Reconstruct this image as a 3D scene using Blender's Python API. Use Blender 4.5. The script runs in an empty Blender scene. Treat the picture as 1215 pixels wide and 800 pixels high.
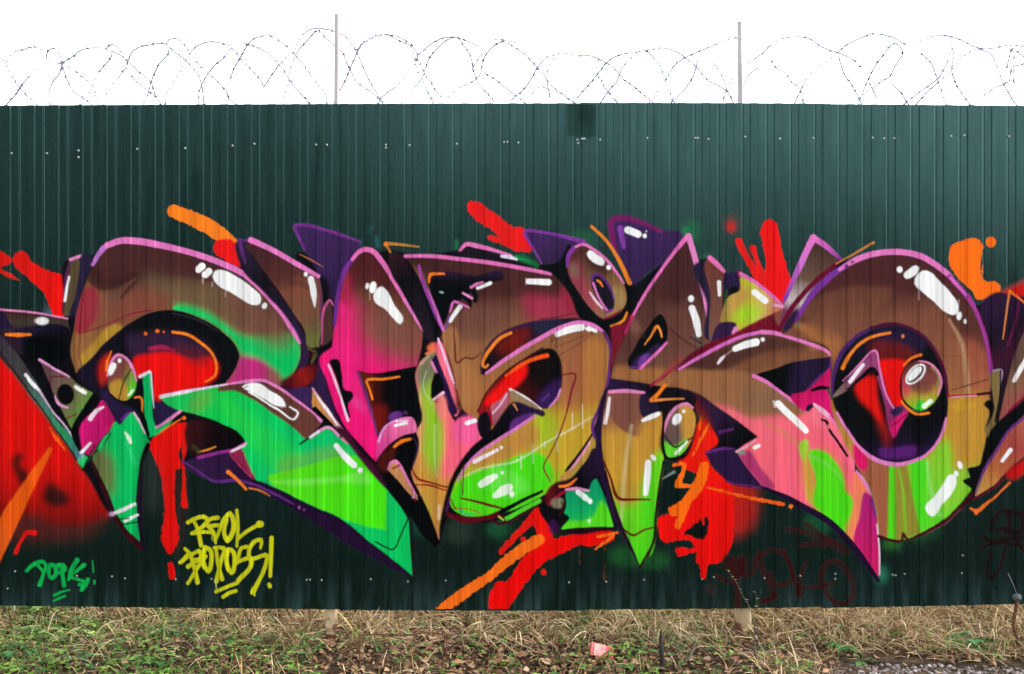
import bpy, math, random
import numpy as np
from mathutils import Vector, noise

# ------------------------------------------------------------------ camera, sky, sun, exposure
SC = bpy.context.scene
U = 0.004035            # metres per wall unit on the fence plane (y = 0)
CAM_D, CAM_H, HOR = 5.0, 1.6, 365.0
cam_d = bpy.data.cameras.new('camera')
cam = bpy.data.objects.new('camera', cam_d)
SC.collection.objects.link(cam)
cam.location = (0.0, -CAM_D, CAM_H)
cam.rotation_euler = (math.radians(90), 0, 0)
cam_d.sensor_width = 36.0
cam_d.lens = 36.0 * CAM_D / (1215 * U)
cam_d.shift_y = -(400 - HOR) / 1215.0
cam_d.clip_start, cam_d.clip_end = 0.05, 3000.0
SC.camera = cam

SUN_EL, SUN_AZ = math.radians(42), math.radians(86)      # azimuth clockwise from +Y: from the right, along the fence
world = bpy.data.worlds.new('World'); SC.world = world; world.use_nodes = True
nt = world.node_tree; nt.nodes.clear()
sky = nt.nodes.new('ShaderNodeTexSky'); sky.sky_type = 'NISHITA'; sky.sun_disc = False
sky.sun_elevation = SUN_EL; sky.sun_rotation = SUN_AZ
sky.altitude = 100; sky.air_density = 1.0; sky.dust_density = 2.0; sky.ozone_density = 1.0
hs = nt.nodes.new('ShaderNodeHueSaturation'); hs.inputs['Saturation'].default_value = 0.22     # thin white cloud
bgn = nt.nodes.new('ShaderNodeBackground'); bgn.inputs['Strength'].default_value = 0.15
wo = nt.nodes.new('ShaderNodeOutputWorld')
nt.links.new(sky.outputs[0], hs.inputs['Color']); nt.links.new(hs.outputs[0], bgn.inputs['Color']); nt.links.new(bgn.outputs[0], wo.inputs['Surface'])
sd = bpy.data.lights.new('sun', 'SUN'); sd.energy = 1.0; sd.angle = math.radians(14); sd.color = (1.0, 0.95, 0.87)
sun = bpy.data.objects.new('sun', sd); SC.collection.objects.link(sun)
sdir = Vector((math.sin(SUN_AZ) * math.cos(SUN_EL), math.cos(SUN_AZ) * math.cos(SUN_EL), math.sin(SUN_EL)))
sun.rotation_euler = sdir.to_track_quat('Z', 'Y').to_euler(); sun.location = (8, 3, 9)
SC.view_settings.view_transform = 'Standard'; SC.view_settings.look = 'None'
SC.view_settings.gamma = 1.0; SC.view_settings.exposure = EXPOSURE = 1.97
SC.view_settings.use_curve_mapping = False

# ------------------------------------------------------------------ helpers
random.seed(7)
rng = np.random.default_rng(11)

def at(px, py, y=0.0):
    """a point of the place: px, py in wall units as seen past the fence plane, y metres behind (+) or before (-) it"""
    k = (CAM_D + y) / CAM_D
    return Vector(((px - 607.5) * U * k, y, CAM_H + (HOR - py) * U * k))

def wx(u): return (u - 607.5) * U
def wz(v): return CAM_H + (HOR - v) * U

def mesh_obj(name, verts, faces, mat, parent=None, smooth=False):
    me = bpy.data.meshes.new(name)
    me.from_pydata([tuple(v) for v in verts], [], faces)
    if smooth:
        me.polygons.foreach_set('use_smooth', [True] * len(me.polygons))
    me.update()
    o = bpy.data.objects.new(name, me)
    SC.collection.objects.link(o)
    if mat: me.materials.append(mat)
    if parent: o.parent = parent
    return o

def big_mesh(name, co, quads, mat, parent=None, col=None, smooth=False):
    """fast mesh from numpy arrays; col = per-vertex RGBA"""
    me = bpy.data.meshes.new(name)
    n, m, k = len(co), len(quads), quads.shape[1]
    me.vertices.add(n); me.vertices.foreach_set('co', co.astype(np.float32).ravel())
    me.loops.add(m * k); me.loops.foreach_set('vertex_index', quads.astype(np.int32).ravel())
    me.polygons.add(m); me.polygons.foreach_set('loop_start', np.arange(0, m * k, k, dtype=np.int32))
    if col is not None:
        a = me.attributes.new('tint', 'FLOAT_COLOR', 'POINT')
        a.data.foreach_set('color', col.astype(np.float32).ravel())
    me.update(calc_edges=True)
    if not smooth: me.shade_flat()
    o = bpy.data.objects.new(name, me); SC.collection.objects.link(o)
    if mat: me.materials.append(mat)
    if parent: o.parent = parent
    return o

def empty(name, loc):
    o = bpy.data.objects.new(name, None); SC.collection.objects.link(o); o.location = loc
    o.empty_display_size = 0.1
    return o

def tag(o, label=None, cat=None, group=None, kind=None):
    if label: o['label'] = label
    if cat: o['category'] = cat
    if group: o['group'] = group
    if kind: o['kind'] = kind
    return o

def adopt(o, p):
    """make o a child of p while its mesh stays where it was built"""
    o.parent = p
    o.matrix_parent_inverse.identity()
    o.location = o.location - p.location
    return o

def tube(pts, rad, n=6, closed_ends=True):
    pts = [Vector(p) for p in pts]
    rads = rad if isinstance(rad, (list, tuple)) else [rad] * len(pts)
    V, F = [], []
    t0 = (pts[1] - pts[0]).normalized()
    ref = Vector((0, 0, 1)) if abs(t0.z) < .9 else Vector((1, 0, 0))
    nrm = t0.cross(ref).normalized()
    for i, p in enumerate(pts):
        t = (pts[min(i + 1, len(pts) - 1)] - pts[max(i - 1, 0)]).normalized()
        nrm = (nrm - t * nrm.dot(t)).normalized()
        b = t.cross(nrm)
        for j in range(n):
            a = 2 * math.pi * j / n
            V.append(p + (nrm * math.cos(a) + b * math.sin(a)) * rads[i])
    for i in range(len(pts) - 1):
        for j in range(n):
            F.append((i*n + j, i*n + (j+1) % n, (i+1)*n + (j+1) % n, (i+1)*n + j))
    if closed_ends:
        F.append(tuple(range(n))[::-1]); F.append(tuple((len(pts)-1)*n + j for j in range(n)))
    return V, F

def join(parts):
    V, F = [], []
    for v, f in parts:
        o = len(V); V += list(v); F += [tuple(i + o for i in q) for q in f]
    return V, F

def box(x0, x1, y0, y1, z0, z1, bev=0.0):
    """box with its vertical edges chamfered"""
    b = bev
    ring = [(x0+b, y0), (x1-b, y0), (x1, y0+b), (x1, y1-b), (x1-b, y1), (x0+b, y1), (x0, y1-b), (x0, y0+b)] if b else [(x0, y0), (x1, y0), (x1, y1), (x0, y1)]
    n = len(ring)
    V = [Vector((x, y, z0)) for x, y in ring] + [Vector((x, y, z1)) for x, y in ring]
    F = [(i, (i+1) % n, n + (i+1) % n, n + i) for i in range(n)] + [tuple(range(n))[::-1], tuple(range(n, 2*n))]
    return V, F

# ------------------------------------------------------------------ materials
def new_mat(name):
    m = bpy.data.materials.new(name); m.use_nodes = True
    t = m.node_tree; b = t.nodes['Principled BSDF']
    return m, t, b

def nd(t, typ, **kw):
    n = t.nodes.new(typ)
    for k, v in kw.items():
        if k in n.inputs.keys() if isinstance(k, str) else False: n.inputs[k].default_value = v
        else: setattr(n, k, v)
    return n

def noise_mat(name, c1, c2, scale=20, rough=.8, detail=6, bump=0.0, metallic=0.0, stretch=None, spec=.4, c3=None):
    m, t, b = new_mat(name)
    tc = nd(t, 'ShaderNodeNewGeometry'); mp = nd(t, 'ShaderNodeMapping')
    if stretch: mp.inputs['Scale'].default_value = stretch
    nz = nd(t, 'ShaderNodeTexNoise'); nz.inputs['Scale'].default_value = scale; nz.inputs['Detail'].default_value = detail
    cr = nd(t, 'ShaderNodeValToRGB')
    cr.color_ramp.elements[0].position = .32; cr.color_ramp.elements[1].position = .68
    cr.color_ramp.elements[0].color = (*c1, 1); cr.color_ramp.elements[1].color = (*c2, 1)
    if c3:
        e = cr.color_ramp.elements.new(.5); e.color = (*c3, 1)
    t.links.new(tc.outputs['Position'], mp.inputs['Vector']); t.links.new(mp.outputs[0], nz.inputs['Vector'])
    t.links.new(nz.outputs[0], cr.inputs[0]); t.links.new(cr.outputs[0], b.inputs['Base Color'])
    b.inputs['Roughness'].default_value = rough; b.inputs['Metallic'].default_value = metallic
    b.inputs['Specular IOR Level'].default_value = spec
    if bump:
        bp = nd(t, 'ShaderNodeBump'); bp.inputs['Strength'].default_value = bump; bp.inputs['Distance'].default_value = .004
        t.links.new(nz.outputs[0], bp.inputs['Height']); t.links.new(bp.outputs[0], b.inputs['Normal'])
    return m

def tint_mat(name, rough=.75, spec=.25, sss=0.0, jitter=.25, scale=60):
    """colour comes from the pieces themselves (each straw, leaf or stone has its own), plus fine mottling"""
    m, t, b = new_mat(name)
    at_ = nd(t, 'ShaderNodeAttribute'); at_.attribute_name = 'tint'
    g = nd(t, 'ShaderNodeNewGeometry')
    nz = nd(t, 'ShaderNodeTexNoise'); nz.inputs['Scale'].default_value = scale; nz.inputs['Detail'].default_value = 4
    t.links.new(g.outputs['Position'], nz.inputs['Vector'])
    mr = nd(t, 'ShaderNodeMapRange'); mr.inputs[1].default_value = .3; mr.inputs[2].default_value = .7; mr.inputs[3].default_value = 1 - jitter; mr.inputs[4].default_value = 1 + jitter
    t.links.new(nz.outputs[0], mr.inputs[0])
    mx = nd(t, 'ShaderNodeVectorMath', operation='SCALE')
    t.links.new(at_.outputs['Color'], mx.inputs[0]); t.links.new(mr.outputs[0], mx.inputs['Scale'])
    t.links.new(mx.outputs[0], b.inputs['Base Color'])
    b.inputs['Roughness'].default_value = rough; b.inputs['Specular IOR Level'].default_value = spec
    if sss:
        tr = nd(t, 'ShaderNodeBsdfTranslucent'); ms = nd(t, 'ShaderNodeMixShader'); ms.inputs[0].default_value = sss
        t.links.new(mx.outputs[0], tr.inputs['Color'])
        t.links.new(b.outputs[0], ms.inputs[1]); t.links.new(tr.outputs[0], ms.inputs[2])
        t.links.new(ms.outputs[0], t.nodes['Material Output'].inputs['Surface'])
    return m

def sheet_mat(name, painted):
    """green coated steel; 'painted' lays the spray coat of the piece over it"""
    m, t, b = new_mat(name)
    g = nd(t, 'ShaderNodeNewGeometry')
    L = t.links.new
    def noise_at(scale3, scale, detail=4):
        mp = nd(t, 'ShaderNodeMapping'); mp.inputs['Scale'].default_value = scale3
        nz = nd(t, 'ShaderNodeTexNoise'); nz.inputs['Scale'].default_value = scale; nz.inputs['Detail'].default_value = detail
        L(g.outputs['Position'], mp.inputs['Vector']); L(mp.outputs[0], nz.inputs['Vector'])
        return nz.outputs[0]
    def rng_(v, a, b_, lo, hi):
        r = nd(t, 'ShaderNodeMapRange'); r.inputs[1].default_value = a; r.inputs[2].default_value = b_; r.inputs[3].default_value = lo; r.inputs[4].default_value = hi
        L(v, r.inputs[0]); return r.outputs[0]
    streak = noise_at((1, 1, .03), 90, 3)
    cloud = noise_at((1, 1, .5), 2.2, 5)
    base = nd(t, 'ShaderNodeMix', data_type='RGBA'); base.inputs['A'].default_value = (.0002, .0040, .0034, 1); base.inputs['B'].default_value = (.0005, .0068, .0058, 1)
    L(cloud, base.inputs['Factor'])
    # dried dust and painted-in ground reflection along the foot of the sheets
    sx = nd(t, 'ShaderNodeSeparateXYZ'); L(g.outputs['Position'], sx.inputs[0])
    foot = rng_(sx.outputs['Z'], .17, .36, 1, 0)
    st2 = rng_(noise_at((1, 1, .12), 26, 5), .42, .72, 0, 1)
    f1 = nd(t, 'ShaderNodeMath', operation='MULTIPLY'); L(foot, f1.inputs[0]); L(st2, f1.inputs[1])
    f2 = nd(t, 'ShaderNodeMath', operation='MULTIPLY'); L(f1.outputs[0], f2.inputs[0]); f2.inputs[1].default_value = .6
    dust_reflection = nd(t, 'ShaderNodeMix', data_type='RGBA'); L(f2.outputs[0], dust_reflection.inputs['Factor']); L(base.outputs['Result'], dust_reflection.inputs['A']); dust_reflection.inputs['B'].default_value = (.034, .070, .074, 1)
    # faint rubbed vertical streaks
    f3 = rng_(streak, .58, .75, 0, .06)
    rub = nd(t, 'ShaderNodeMix', data_type='RGBA'); L(f3, rub.inputs['Factor']); L(dust_reflection.outputs['Result'], rub.inputs['A']); rub.inputs['B'].default_value = (.05, .09, .075, 1)
    # old rain runs and chalking
    runs = rng_(noise_at((1, 1, .07), 17, 6), .52, .74, 0, .05)
    rain = nd(t, 'ShaderNodeMix', data_type='RGBA'); L(runs, rain.inputs['Factor']); L(rub.outputs['Result'], rain.inputs['A']); rain.inputs['B'].default_value = (.045, .10, .085, 1)
    colour = rain.outputs['Result']
    rough = rng_(noise_at((1, 1, .12), 22, 6), .3, .7, .14, .31)
    if painted:
        a = nd(t, 'ShaderNodeAttribute'); a.attribute_name = 'tint'
        var = rng_(noise_at((1, 1, .06), 55, 5), .3, .7, .86, 1.09)
        sc = nd(t, 'ShaderNodeVectorMath', operation='SCALE'); L(a.outputs['Color'], sc.inputs[0]); L(var, sc.inputs['Scale'])
        # where the can missed: fine speckle at thin edges
        sp = rng_(noise_at((1, 1, 1), 420, 2), .3, .7, -.32, .32)
        e1 = nd(t, 'ShaderNodeMath', operation='SUBTRACT'); e1.inputs[0].default_value = 1; L(a.outputs['Alpha'], e1.inputs[1])
        e2 = nd(t, 'ShaderNodeMath', operation='MULTIPLY'); L(e1.outputs[0], e2.inputs[0]); L(a.outputs['Alpha'], e2.inputs[1])
        e3 = nd(t, 'ShaderNodeMath', operation='MULTIPLY'); L(e2.outputs[0], e3.inputs[0]); L(sp, e3.inputs[1])
        e4 = nd(t, 'ShaderNodeMath', operation='MULTIPLY_ADD'); L(e3.outputs[0], e4.inputs[0]); e4.inputs[1].default_value = 4.0; L(a.outputs['Alpha'], e4.inputs[2]); e4.use_clamp = True
        mx = nd(t, 'ShaderNodeMix', data_type='RGBA'); L(e4.outputs[0], mx.inputs['Factor']); L(colour, mx.inputs['A']); L(sc.outputs[0], mx.inputs['B'])
        colour = mx.outputs['Result']
        mr = nd(t, 'ShaderNodeMix', data_type='FLOAT'); L(a.outputs['Alpha'], mr.inputs[0]); L(rough, mr.inputs[2]); mr.inputs[3].default_value = .5
        rough = mr.outputs[0]
    L(colour, b.inputs['Base Color']); L(rough, b.inputs['Roughness'])
    b.inputs['Specular IOR Level'].default_value = .7; b.inputs['Specular Tint'].default_value = (.46, .99, .92, 1)
    if painted:
        ms = nd(t, 'ShaderNodeMix', data_type='FLOAT'); L(a.outputs['Alpha'], ms.inputs[0]); ms.inputs[2].default_value = .7; ms.inputs[3].default_value = .06
        L(ms.outputs[0], b.inputs['Specular IOR Level'])
    bp = nd(t, 'ShaderNodeBump'); bp.inputs['Strength'].default_value = .12; bp.inputs['Distance'].default_value = .012
    L(noise_at((1.6, 1, .35), 5, 2), bp.inputs['Height']); L(bp.outputs[0], b.inputs['Normal'])
    return m

def post_mat():
    m = noise_mat('weathered_post', (.30, .22, .11), (.60, .49, .34), 12, .8, 8, .3, c3=(.48, .37, .22), stretch=(1.5, 1.5, .5))
    t = m.node_tree; L = t.links.new; b = t.nodes['Principled BSDF']
    old = b.inputs['Base Color'].links[0].from_socket
    g = nd(t, 'ShaderNodeNewGeometry'); sx = nd(t, 'ShaderNodeSeparateXYZ'); L(g.outputs['Position'], sx.inputs[0])
    nz = nd(t, 'ShaderNodeTexNoise'); nz.inputs['Scale'].default_value = 22; nz.inputs['Detail'].default_value = 5; L(g.outputs['Position'], nz.inputs['Vector'])
    a = nd(t, 'ShaderNodeMath', operation='MULTIPLY_ADD'); L(nz.outputs[0], a.inputs[0]); a.inputs[1].default_value = -.30; L(sx.outputs['Z'], a.inputs[2])
    r = nd(t, 'ShaderNodeMapRange'); L(a.outputs[0], r.inputs[0]); r.inputs[1].default_value = -.10; r.inputs[2].default_value = -.06; r.inputs[3].default_value = 1; r.inputs[4].default_value = 0
    mx = nd(t, 'ShaderNodeMix', data_type='RGBA'); L(r.outputs[0], mx.inputs['Factor']); L(old, mx.inputs['A']); mx.inputs['B'].default_value = (.11, .035, .014, 1)
    L(mx.outputs['Result'], b.inputs['Base Color'])
    return m

M = dict(
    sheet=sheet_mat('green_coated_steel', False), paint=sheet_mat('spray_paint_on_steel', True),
    soil=noise_mat('soil', (.017, .011, .007), (.088, .060, .036), 16, .95, 10, 1.0, c3=(.044, .029, .018), spec=.15),
    galv=noise_mat('galvanised_wire', (.34, .34, .44), (.44, .44, .56), 300, .5, 3),
    barb=noise_mat('galvanised_blade', (.20, .20, .28), (.30, .30, .40), 300, .5, 3),
    pole=noise_mat('primed_steel', (.40, .35, .36), (.52, .47, .48), 30, .5, 6, stretch=(1, 1, .15)),
    post=post_mat(), ridge=noise_mat('brown_mud', (.14, .09, .06), (.30, .22, .16), 30, .85, 8, .6, stretch=(.3, 1, 1)), stonegrey=noise_mat('grey_knob', (.04, .05, .05), (.14, .15, .145), 60, .8, 6, .5),
    rust=noise_mat('rust', (.045, .018, .010), (.20, .075, .030), 70, .9, 8, .6, c3=(.10, .04, .02)),
    screw=noise_mat('screw_cap', (.40, .43, .41), (.60, .62, .60), 400, .4, 2),
    screw_dirty=noise_mat('muddy_screw_cap', (.16, .17, .15), (.34, .35, .32), 400, .6, 2),
    bark=noise_mat('grey_bark', (.05, .04, .03), (.20, .16, .12), 60, .9, 8, .8, stretch=(1, 1, .3)),
    darkwood=noise_mat('charred_wood', (.010, .008, .007), (.045, .036, .030), 60, .9, 8, .8, stretch=(1, 1, .2)),
    straw=tint_mat('dry_straw', .7, .3, .12, .22, 90), leaf=tint_mat('green_leaf', .5, .4, .3, .25, 70), dead=tint_mat('dead_leaf', .8, .2, .1, .3, 80),
    stone=tint_mat('gravel_stone', .85, .25, 0, .3, 90),
    red=noise_mat('faded_red_card', (.50, .035, .045), (.70, .12, .11), 35, .55, 6), pinkcard=noise_mat('faded_pink_card', (.62, .16, .16), (.72, .34, .32), 40, .6, 6), white=noise_mat('dull_white', (.38, .38, .35), (.52, .52, .48), 40, .6, 5),
)
# ------------------------------------------------------------------ the spray paint, laid down coat by coat
# The mural is laid out on the fence in "wall units": one unit is 4.035 mm of fence, u to the right, v down.
CELL = 0.8                                   # paint sampling step in wall units
CU0, CU1, CV0, CV1 = -84.0, 1300.0, 118.0, 727.0
CW, CH = int((CU1 - CU0) / CELL), int((CV1 - CV0) / CELL)
coatC = np.zeros((CH, CW, 3), np.float32)    # colour (linear)
coatA = np.zeros((CH, CW), np.float32)       # coverage
coatR = np.zeros((CH, CW), np.int16)         # which painted piece owns the spot
PIECES = ['overspray']
CUR = [0]

def piece(name):
    if name not in PIECES:
        PIECES.append(name)
    CUR[0] = PIECES.index(name)

def lin(c):
    c = np.asarray(c, np.float32) / 255.0
    return np.where(c <= 0.04045, c / 12.92, ((c + 0.055) / 1.055) ** 2.4).astype(np.float32)

def parse(s):
    pts = []
    for t in s.split(','):
        t = t.strip()
        corner = t.endswith('*')
        a = t.rstrip('*').split()
        pts.append((float(a[0]), float(a[1]), corner))
    return pts

def spline(s, closed, sharp=False, org=None):
    pts = parse(s) if isinstance(s, str) else s
    if org:
        pts = [(org[0] + p[0] / 5.0, org[1] + p[1] / 5.0, p[2]) for p in pts]
    n = len(pts)
    if sharp or n < 3:
        return np.array([(p[0], p[1]) for p in pts], np.float64)
    out = []
    for i in range(n if closed else n - 1):
        p1, p2 = pts[i], pts[(i + 1) % n]
        p0 = pts[i - 1] if (closed or i > 0) else p1
        p3 = pts[(i + 2) % n] if (closed or i + 2 < n) else p2
        a, b = np.array(p1[:2]), np.array(p2[:2])
        d = np.linalg.norm(b - a)
        def tang(pm, pc, pp):
            pm, pc, pp = np.array(pm[:2]), np.array(pc[:2]), np.array(pp[:2])
            l0, l1 = np.linalg.norm(pc - pm) + 1e-6, np.linalg.norm(pp - pc) + 1e-6
            t = (pc - pm) / l0 * l1 / (l0 + l1) + (pp - pc) / l1 * l0 / (l0 + l1)
            return t * d
        m1 = (b - a) if p1[2] or (not closed and i == 0) else tang(p0, p1, p2)
        m2 = (b - a) if p2[2] or (not closed and i == n - 2) else tang(p1, p2, p3)
        k = int(max(2, min(10, d / 4)))
        for j in range(k):
            t = j / k
            h = (2*t**3 - 3*t**2 + 1, t**3 - 2*t**2 + t, -2*t**3 + 3*t**2, t**3 - t**2)
            out.append(h[0]*a + h[1]*m1 + h[2]*b + h[3]*m2)
    if not closed:
        out.append(np.array(pts[-1][:2]))
    return np.array(out)

def blur(m, sig):
    if sig < 0.25:
        return m
    r = int(math.ceil(sig * 2.6))
    k = np.exp(-0.5 * (np.arange(-r, r + 1) / sig) ** 2); k /= k.sum()
    for ax in (0, 1):
        pad = [(0, 0), (0, 0)]; pad[ax] = (r, r)
        q = np.pad(m, pad)
        o = np.zeros_like(m)
        for j, w in enumerate(k):
            sl = [slice(None), slice(None)]; sl[ax] = slice(j, j + m.shape[ax])
            o += w * q[tuple(sl)]
        m = o
    return m

SS = 3
def poly_mask(P, soft):
    pad = int(soft / CELL * 3) + 3
    q = (P - np.array([CU0, CV0])) / CELL
    i0, j0 = np.floor(q.min(0)).astype(int) - pad
    i1, j1 = np.ceil(q.max(0)).astype(int) + pad
    i0, j0, i1, j1 = max(i0, 0), max(j0, 0), min(i1, CW), min(j1, CH)
    if i1 <= i0 or j1 <= j0:
        return None
    W, H = (i1 - i0) * SS, (j1 - j0) * SS
    tog = np.zeros((H, W + 1), np.int32)
    qs = (q - np.array([i0, j0])) * SS
    for k in range(len(qs)):
        (x1, y1), (x2, y2) = qs[k], qs[(k + 1) % len(qs)]
        if y1 == y2:
            continue
        if y1 > y2:
            x1, y1, x2, y2 = x2, y2, x1, y1
        ra, rb = max(0, int(math.ceil(y1 - 0.5))), min(H - 1, int(math.ceil(y2 - 0.5)) - 1)
        if rb < ra:
            continue
        r = np.arange(ra, rb + 1)
        x = x1 + (r + 0.5 - y1) / (y2 - y1) * (x2 - x1)
        c = np.clip(np.ceil(x - 0.5), 0, W).astype(int)
        np.add.at(tog, (r, c), 1)
    m = (np.cumsum(tog, 1)[:, :W] & 1).astype(np.float32)
    m = m.reshape(j1 - j0, SS, i1 - i0, SS).mean((1, 3))
    return (i0, j0, i1, j1), blur(m, soft / CELL)

def G(x0, y0, x1, y1, *stops):
    """linear blend between colours along a line: stops are (t, (r, g, b))"""
    return ('g', x0, y0, x1, y1, stops)

def fill_colour(box, col):
    i0, j0, i1, j1 = box
    if col[0] == 'g':
        _, x0, y0, x1, y1, stops = col
        u = CU0 + (np.arange(i0, i1) + 0.5) * CELL
        v = CV0 + (np.arange(j0, j1) + 0.5) * CELL
        d2 = (x1 - x0) ** 2 + (y1 - y0) ** 2
        t = ((u[None, :] - x0) * (x1 - x0) + (v[:, None] - y0) * (y1 - y0)) / d2
        ts = [s[0] for s in stops]; cs = np.array([lin(s[1]) for s in stops])
        return np.stack([np.interp(t, ts, cs[:, k]) for k in range(3)], -1).astype(np.float32)
    return lin(col)[None, None, :]

RAG, SPIT = [], [True]
def ragged(box, m):
    """break up the edge of a fast splash: the can spits, the ribs catch the paint"""
    if not RAG:
        r = np.random.default_rng(5)
        a = blur(r.random((CH, CW)).astype(np.float32) - .5, 1.6); b = np.repeat(blur(r.random((CH // 7 + 1, CW)).astype(np.float32) - .5, .7), 7, 0)[:CH]
        RAG.append(a / a.std() * .5 + b / b.std() * .5)
    i0, j0, i1, j1 = box
    m = blur(m, 1.3)
    x = np.clip((m + RAG[0][j0:j1, i0:i1] * .20 * np.sqrt(np.clip(4 * m * (1 - m), 0, 1)) - .5) * 2.0 + .5, 0, 1)
    return (x * x * (3 - 2 * x)).astype(np.float32)

def lay(box, m, col, op=1.0, clip=None):
    i0, j0, i1, j1 = box
    if PIECES[CUR[0]].startswith('splash') and SPIT[0]:
        m = ragged(box, m)
    if clip is not None:
        m = m * clip[j0:j1, i0:i1]
    m = m * op
    C, A = coatC[j0:j1, i0:i1], coatA[j0:j1, i0:i1]
    fc = fill_colour(box, col)
    na = m + A * (1 - m)
    w = np.where(na > 1e-5, m / np.maximum(na, 1e-5), 0)[..., None]
    C += (fc - C) * w
    A[...] = na
    R = coatR[j0:j1, i0:i1]
    R[(m > 0.4) & (A > 0.3)] = CUR[0]

def P(s, col, soft=0.45, op=1.0, clip=None, sharp=False, org=None):
    r = poly_mask(spline(s, True, sharp, org), soft)
    if r is None:
        return None
    box, m = r
    SPIT[0] = soft < 1.55
    lay(box, m, col, op, clip)
    full = np.zeros((CH, CW), np.float32)
    full[box[1]:box[3], box[0]:box[2]] = m
    return full

def S(s, w, col, soft=0.8, op=1.0, clip=None, sharp=False, org=None):
    """a stroke of the can: w is a width or a list of widths along it"""
    L = spline(s, False, sharp, org)
    n = len(L)
    ws = np.interp(np.linspace(0, 1, n), np.linspace(0, 1, len(w)), w) if isinstance(w, (list, tuple)) else np.full(n, float(w))
    if n == 1:
        L = np.vstack([L, L + 0.01]); ws = np.array([ws[0], ws[0]]); n = 2
    pad = ws.max() / 2 + soft * 2 + 1
    lo, hi = L.min(0) - pad, L.max(0) + pad
    i0, j0 = max(0, int((lo[0] - CU0) / CELL)), max(0, int((lo[1] - CV0) / CELL))
    i1, j1 = min(CW, int((hi[0] - CU0) / CELL) + 2), min(CH, int((hi[1] - CV0) / CELL) + 2)
    if i1 <= i0 or j1 <= j0:
        return
    m = np.zeros((j1 - j0, i1 - i0), np.float32)
    for k in range(n - 1):
        a, b = L[k], L[k + 1]
        p2 = max(ws[k], ws[k + 1]) / 2 + soft * 2 + 1
        l2, h2 = np.minimum(a, b) - p2, np.maximum(a, b) + p2
        ia, ja = max(i0, int((l2[0] - CU0) / CELL)), max(j0, int((l2[1] - CV0) / CELL))
        ib, jb = min(i1, int((h2[0] - CU0) / CELL) + 2), min(j1, int((h2[1] - CV0) / CELL) + 2)
        if ib <= ia or jb <= ja:
            continue
        u = CU0 + (np.arange(ia, ib) + 0.5) * CELL
        v = CV0 + (np.arange(ja, jb) + 0.5) * CELL
        d = b - a; dd = max(d @ d, 1e-6)
        t = np.clip(((u[None, :] - a[0]) * d[0] + (v[:, None] - a[1]) * d[1]) / dd, 0, 1)
        dist = np.hypot(u[None, :] - a[0] - t * d[0], v[:, None] - a[1] - t * d[1])
        wl = (ws[k] + (ws[k + 1] - ws[k]) * t) / 2
        x = np.clip((wl + soft - dist) / (2 * soft), 0, 1)
        sub = m[ja - j0:jb - j0, ia - i0:ib - i0]
        np.maximum(sub, x * x * (3 - 2 * x), out=sub)
    SPIT[0] = soft < 1.55
    lay((i0, j0, i1, j1), m, col, op, clip)

def E(cx, cy, rx, ry, col, ang=0, soft=0.45, op=1.0, clip=None):
    a = np.linspace(0, 2 * math.pi, 28, endpoint=False)
    x, y = rx * np.cos(a), ry * np.sin(a)
    t = math.radians(ang)
    pts = [(cx + p * math.cos(t) - q * math.sin(t), cy + p * math.sin(t) + q * math.cos(t), False) for p, q in zip(x, y)]
    return P(pts, col, soft, op, clip, sharp=True)

WHITE = (242, 240, 236); PINK = (226, 120, 186); BLACK = (8, 5, 9); DPUR = (36, 22, 46); PUR = (56, 32, 78)
LPUR = (122, 52, 140); MAR = (70, 38, 36); MARD = (66, 8, 24); BRO = (116, 74, 58); TAN = (158, 104, 62)
OCH = (186, 138, 50); LIME = (74, 214, 22); GRN = (10, 188, 92); RED = (232, 14, 12); ORA = (246, 112, 22); MAG = (226, 24, 112)
SALM = (246, 98, 122)
# ---- red and orange splashes under the lettering
piece('splash_left')
P('-48 405, 2 424, 30 460, 60 500, 98 556, 120 585, 136 608, 118 618, 92 626, 62 624, 34 612, 20 618, -48 640', G(0, 430, 0, 630, (0, (222, 12, 8)), (.6, (210, 14, 10)), (.82, (168, 14, 10)), (1, (84, 16, 13))), soft=4)
P('0 600, 60 618, 100 622, 130 608, 110 632, 60 640, 10 634', (110, 16, 12), soft=7, op=.5)
P('14 545, 22 537, 28 540, 24 552, 34 562, 33 574, 26 578, 20 566', (16, 14, 13), soft=3, op=.9)
P('52 582, 60 572, 72 580, 84 592, 78 600, 56 598, 50 592', (14, 16, 15), soft=3.5, op=.92)
S('60 533, 52 546, 32 580, 14 612, -6 652, -14 668', [5, 11, 17, 21, 24, 24], (236, 92, 16), soft=1.6, op=.88)
S('59 507, 66 518, 78 535', [2, 4, 1], (246, 90, 16), soft=1)
S('42 632, 32 632, 26 640, 19 656', [6, 5, 4, 6], (214, 20, 16), soft=1.2)
piece('splash_upper_left')
P('16 304, 24 298, 32 300, 38 311, 46 316, 60 322, 76 328, 80 345, 78 374, 66 376, 58 362, 52 348, 40 336, 28 325, 17 316', G(16, 300, 75, 360, (0, (214, 22, 18)), (1, (236, 16, 10))), soft=1)
P('-40 300, 4 299, 12 304, 13 313, 8 315, -40 310', (206, 22, 16), soft=1)
S('-20 314, 2 322, 14 328, 27 335', [4, 4, 5, 1], (206, 30, 20), soft=.9)
piece('splash_drips')
P('176 528*, 190 512, 205 504, 222 500*, 224 522, 215 530, 214 556*, 208 559*, 208 600, 208 652, 202 659, 196 652, 195 600, 190 562', (222, 14, 10), soft=1.2)
S('219 515, 218 570, 219 600', [6, 4, 7.5], (226, 20, 12), soft=.9)
S('203 670, 204 684', 8, (224, 14, 12), soft=1)
piece('splash_orange_red')
S('206 251, 222 257, 246 268, 264 280, 276 289', [15, 17, 18, 18, 14], (246, 126, 30), soft=1.2)
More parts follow.
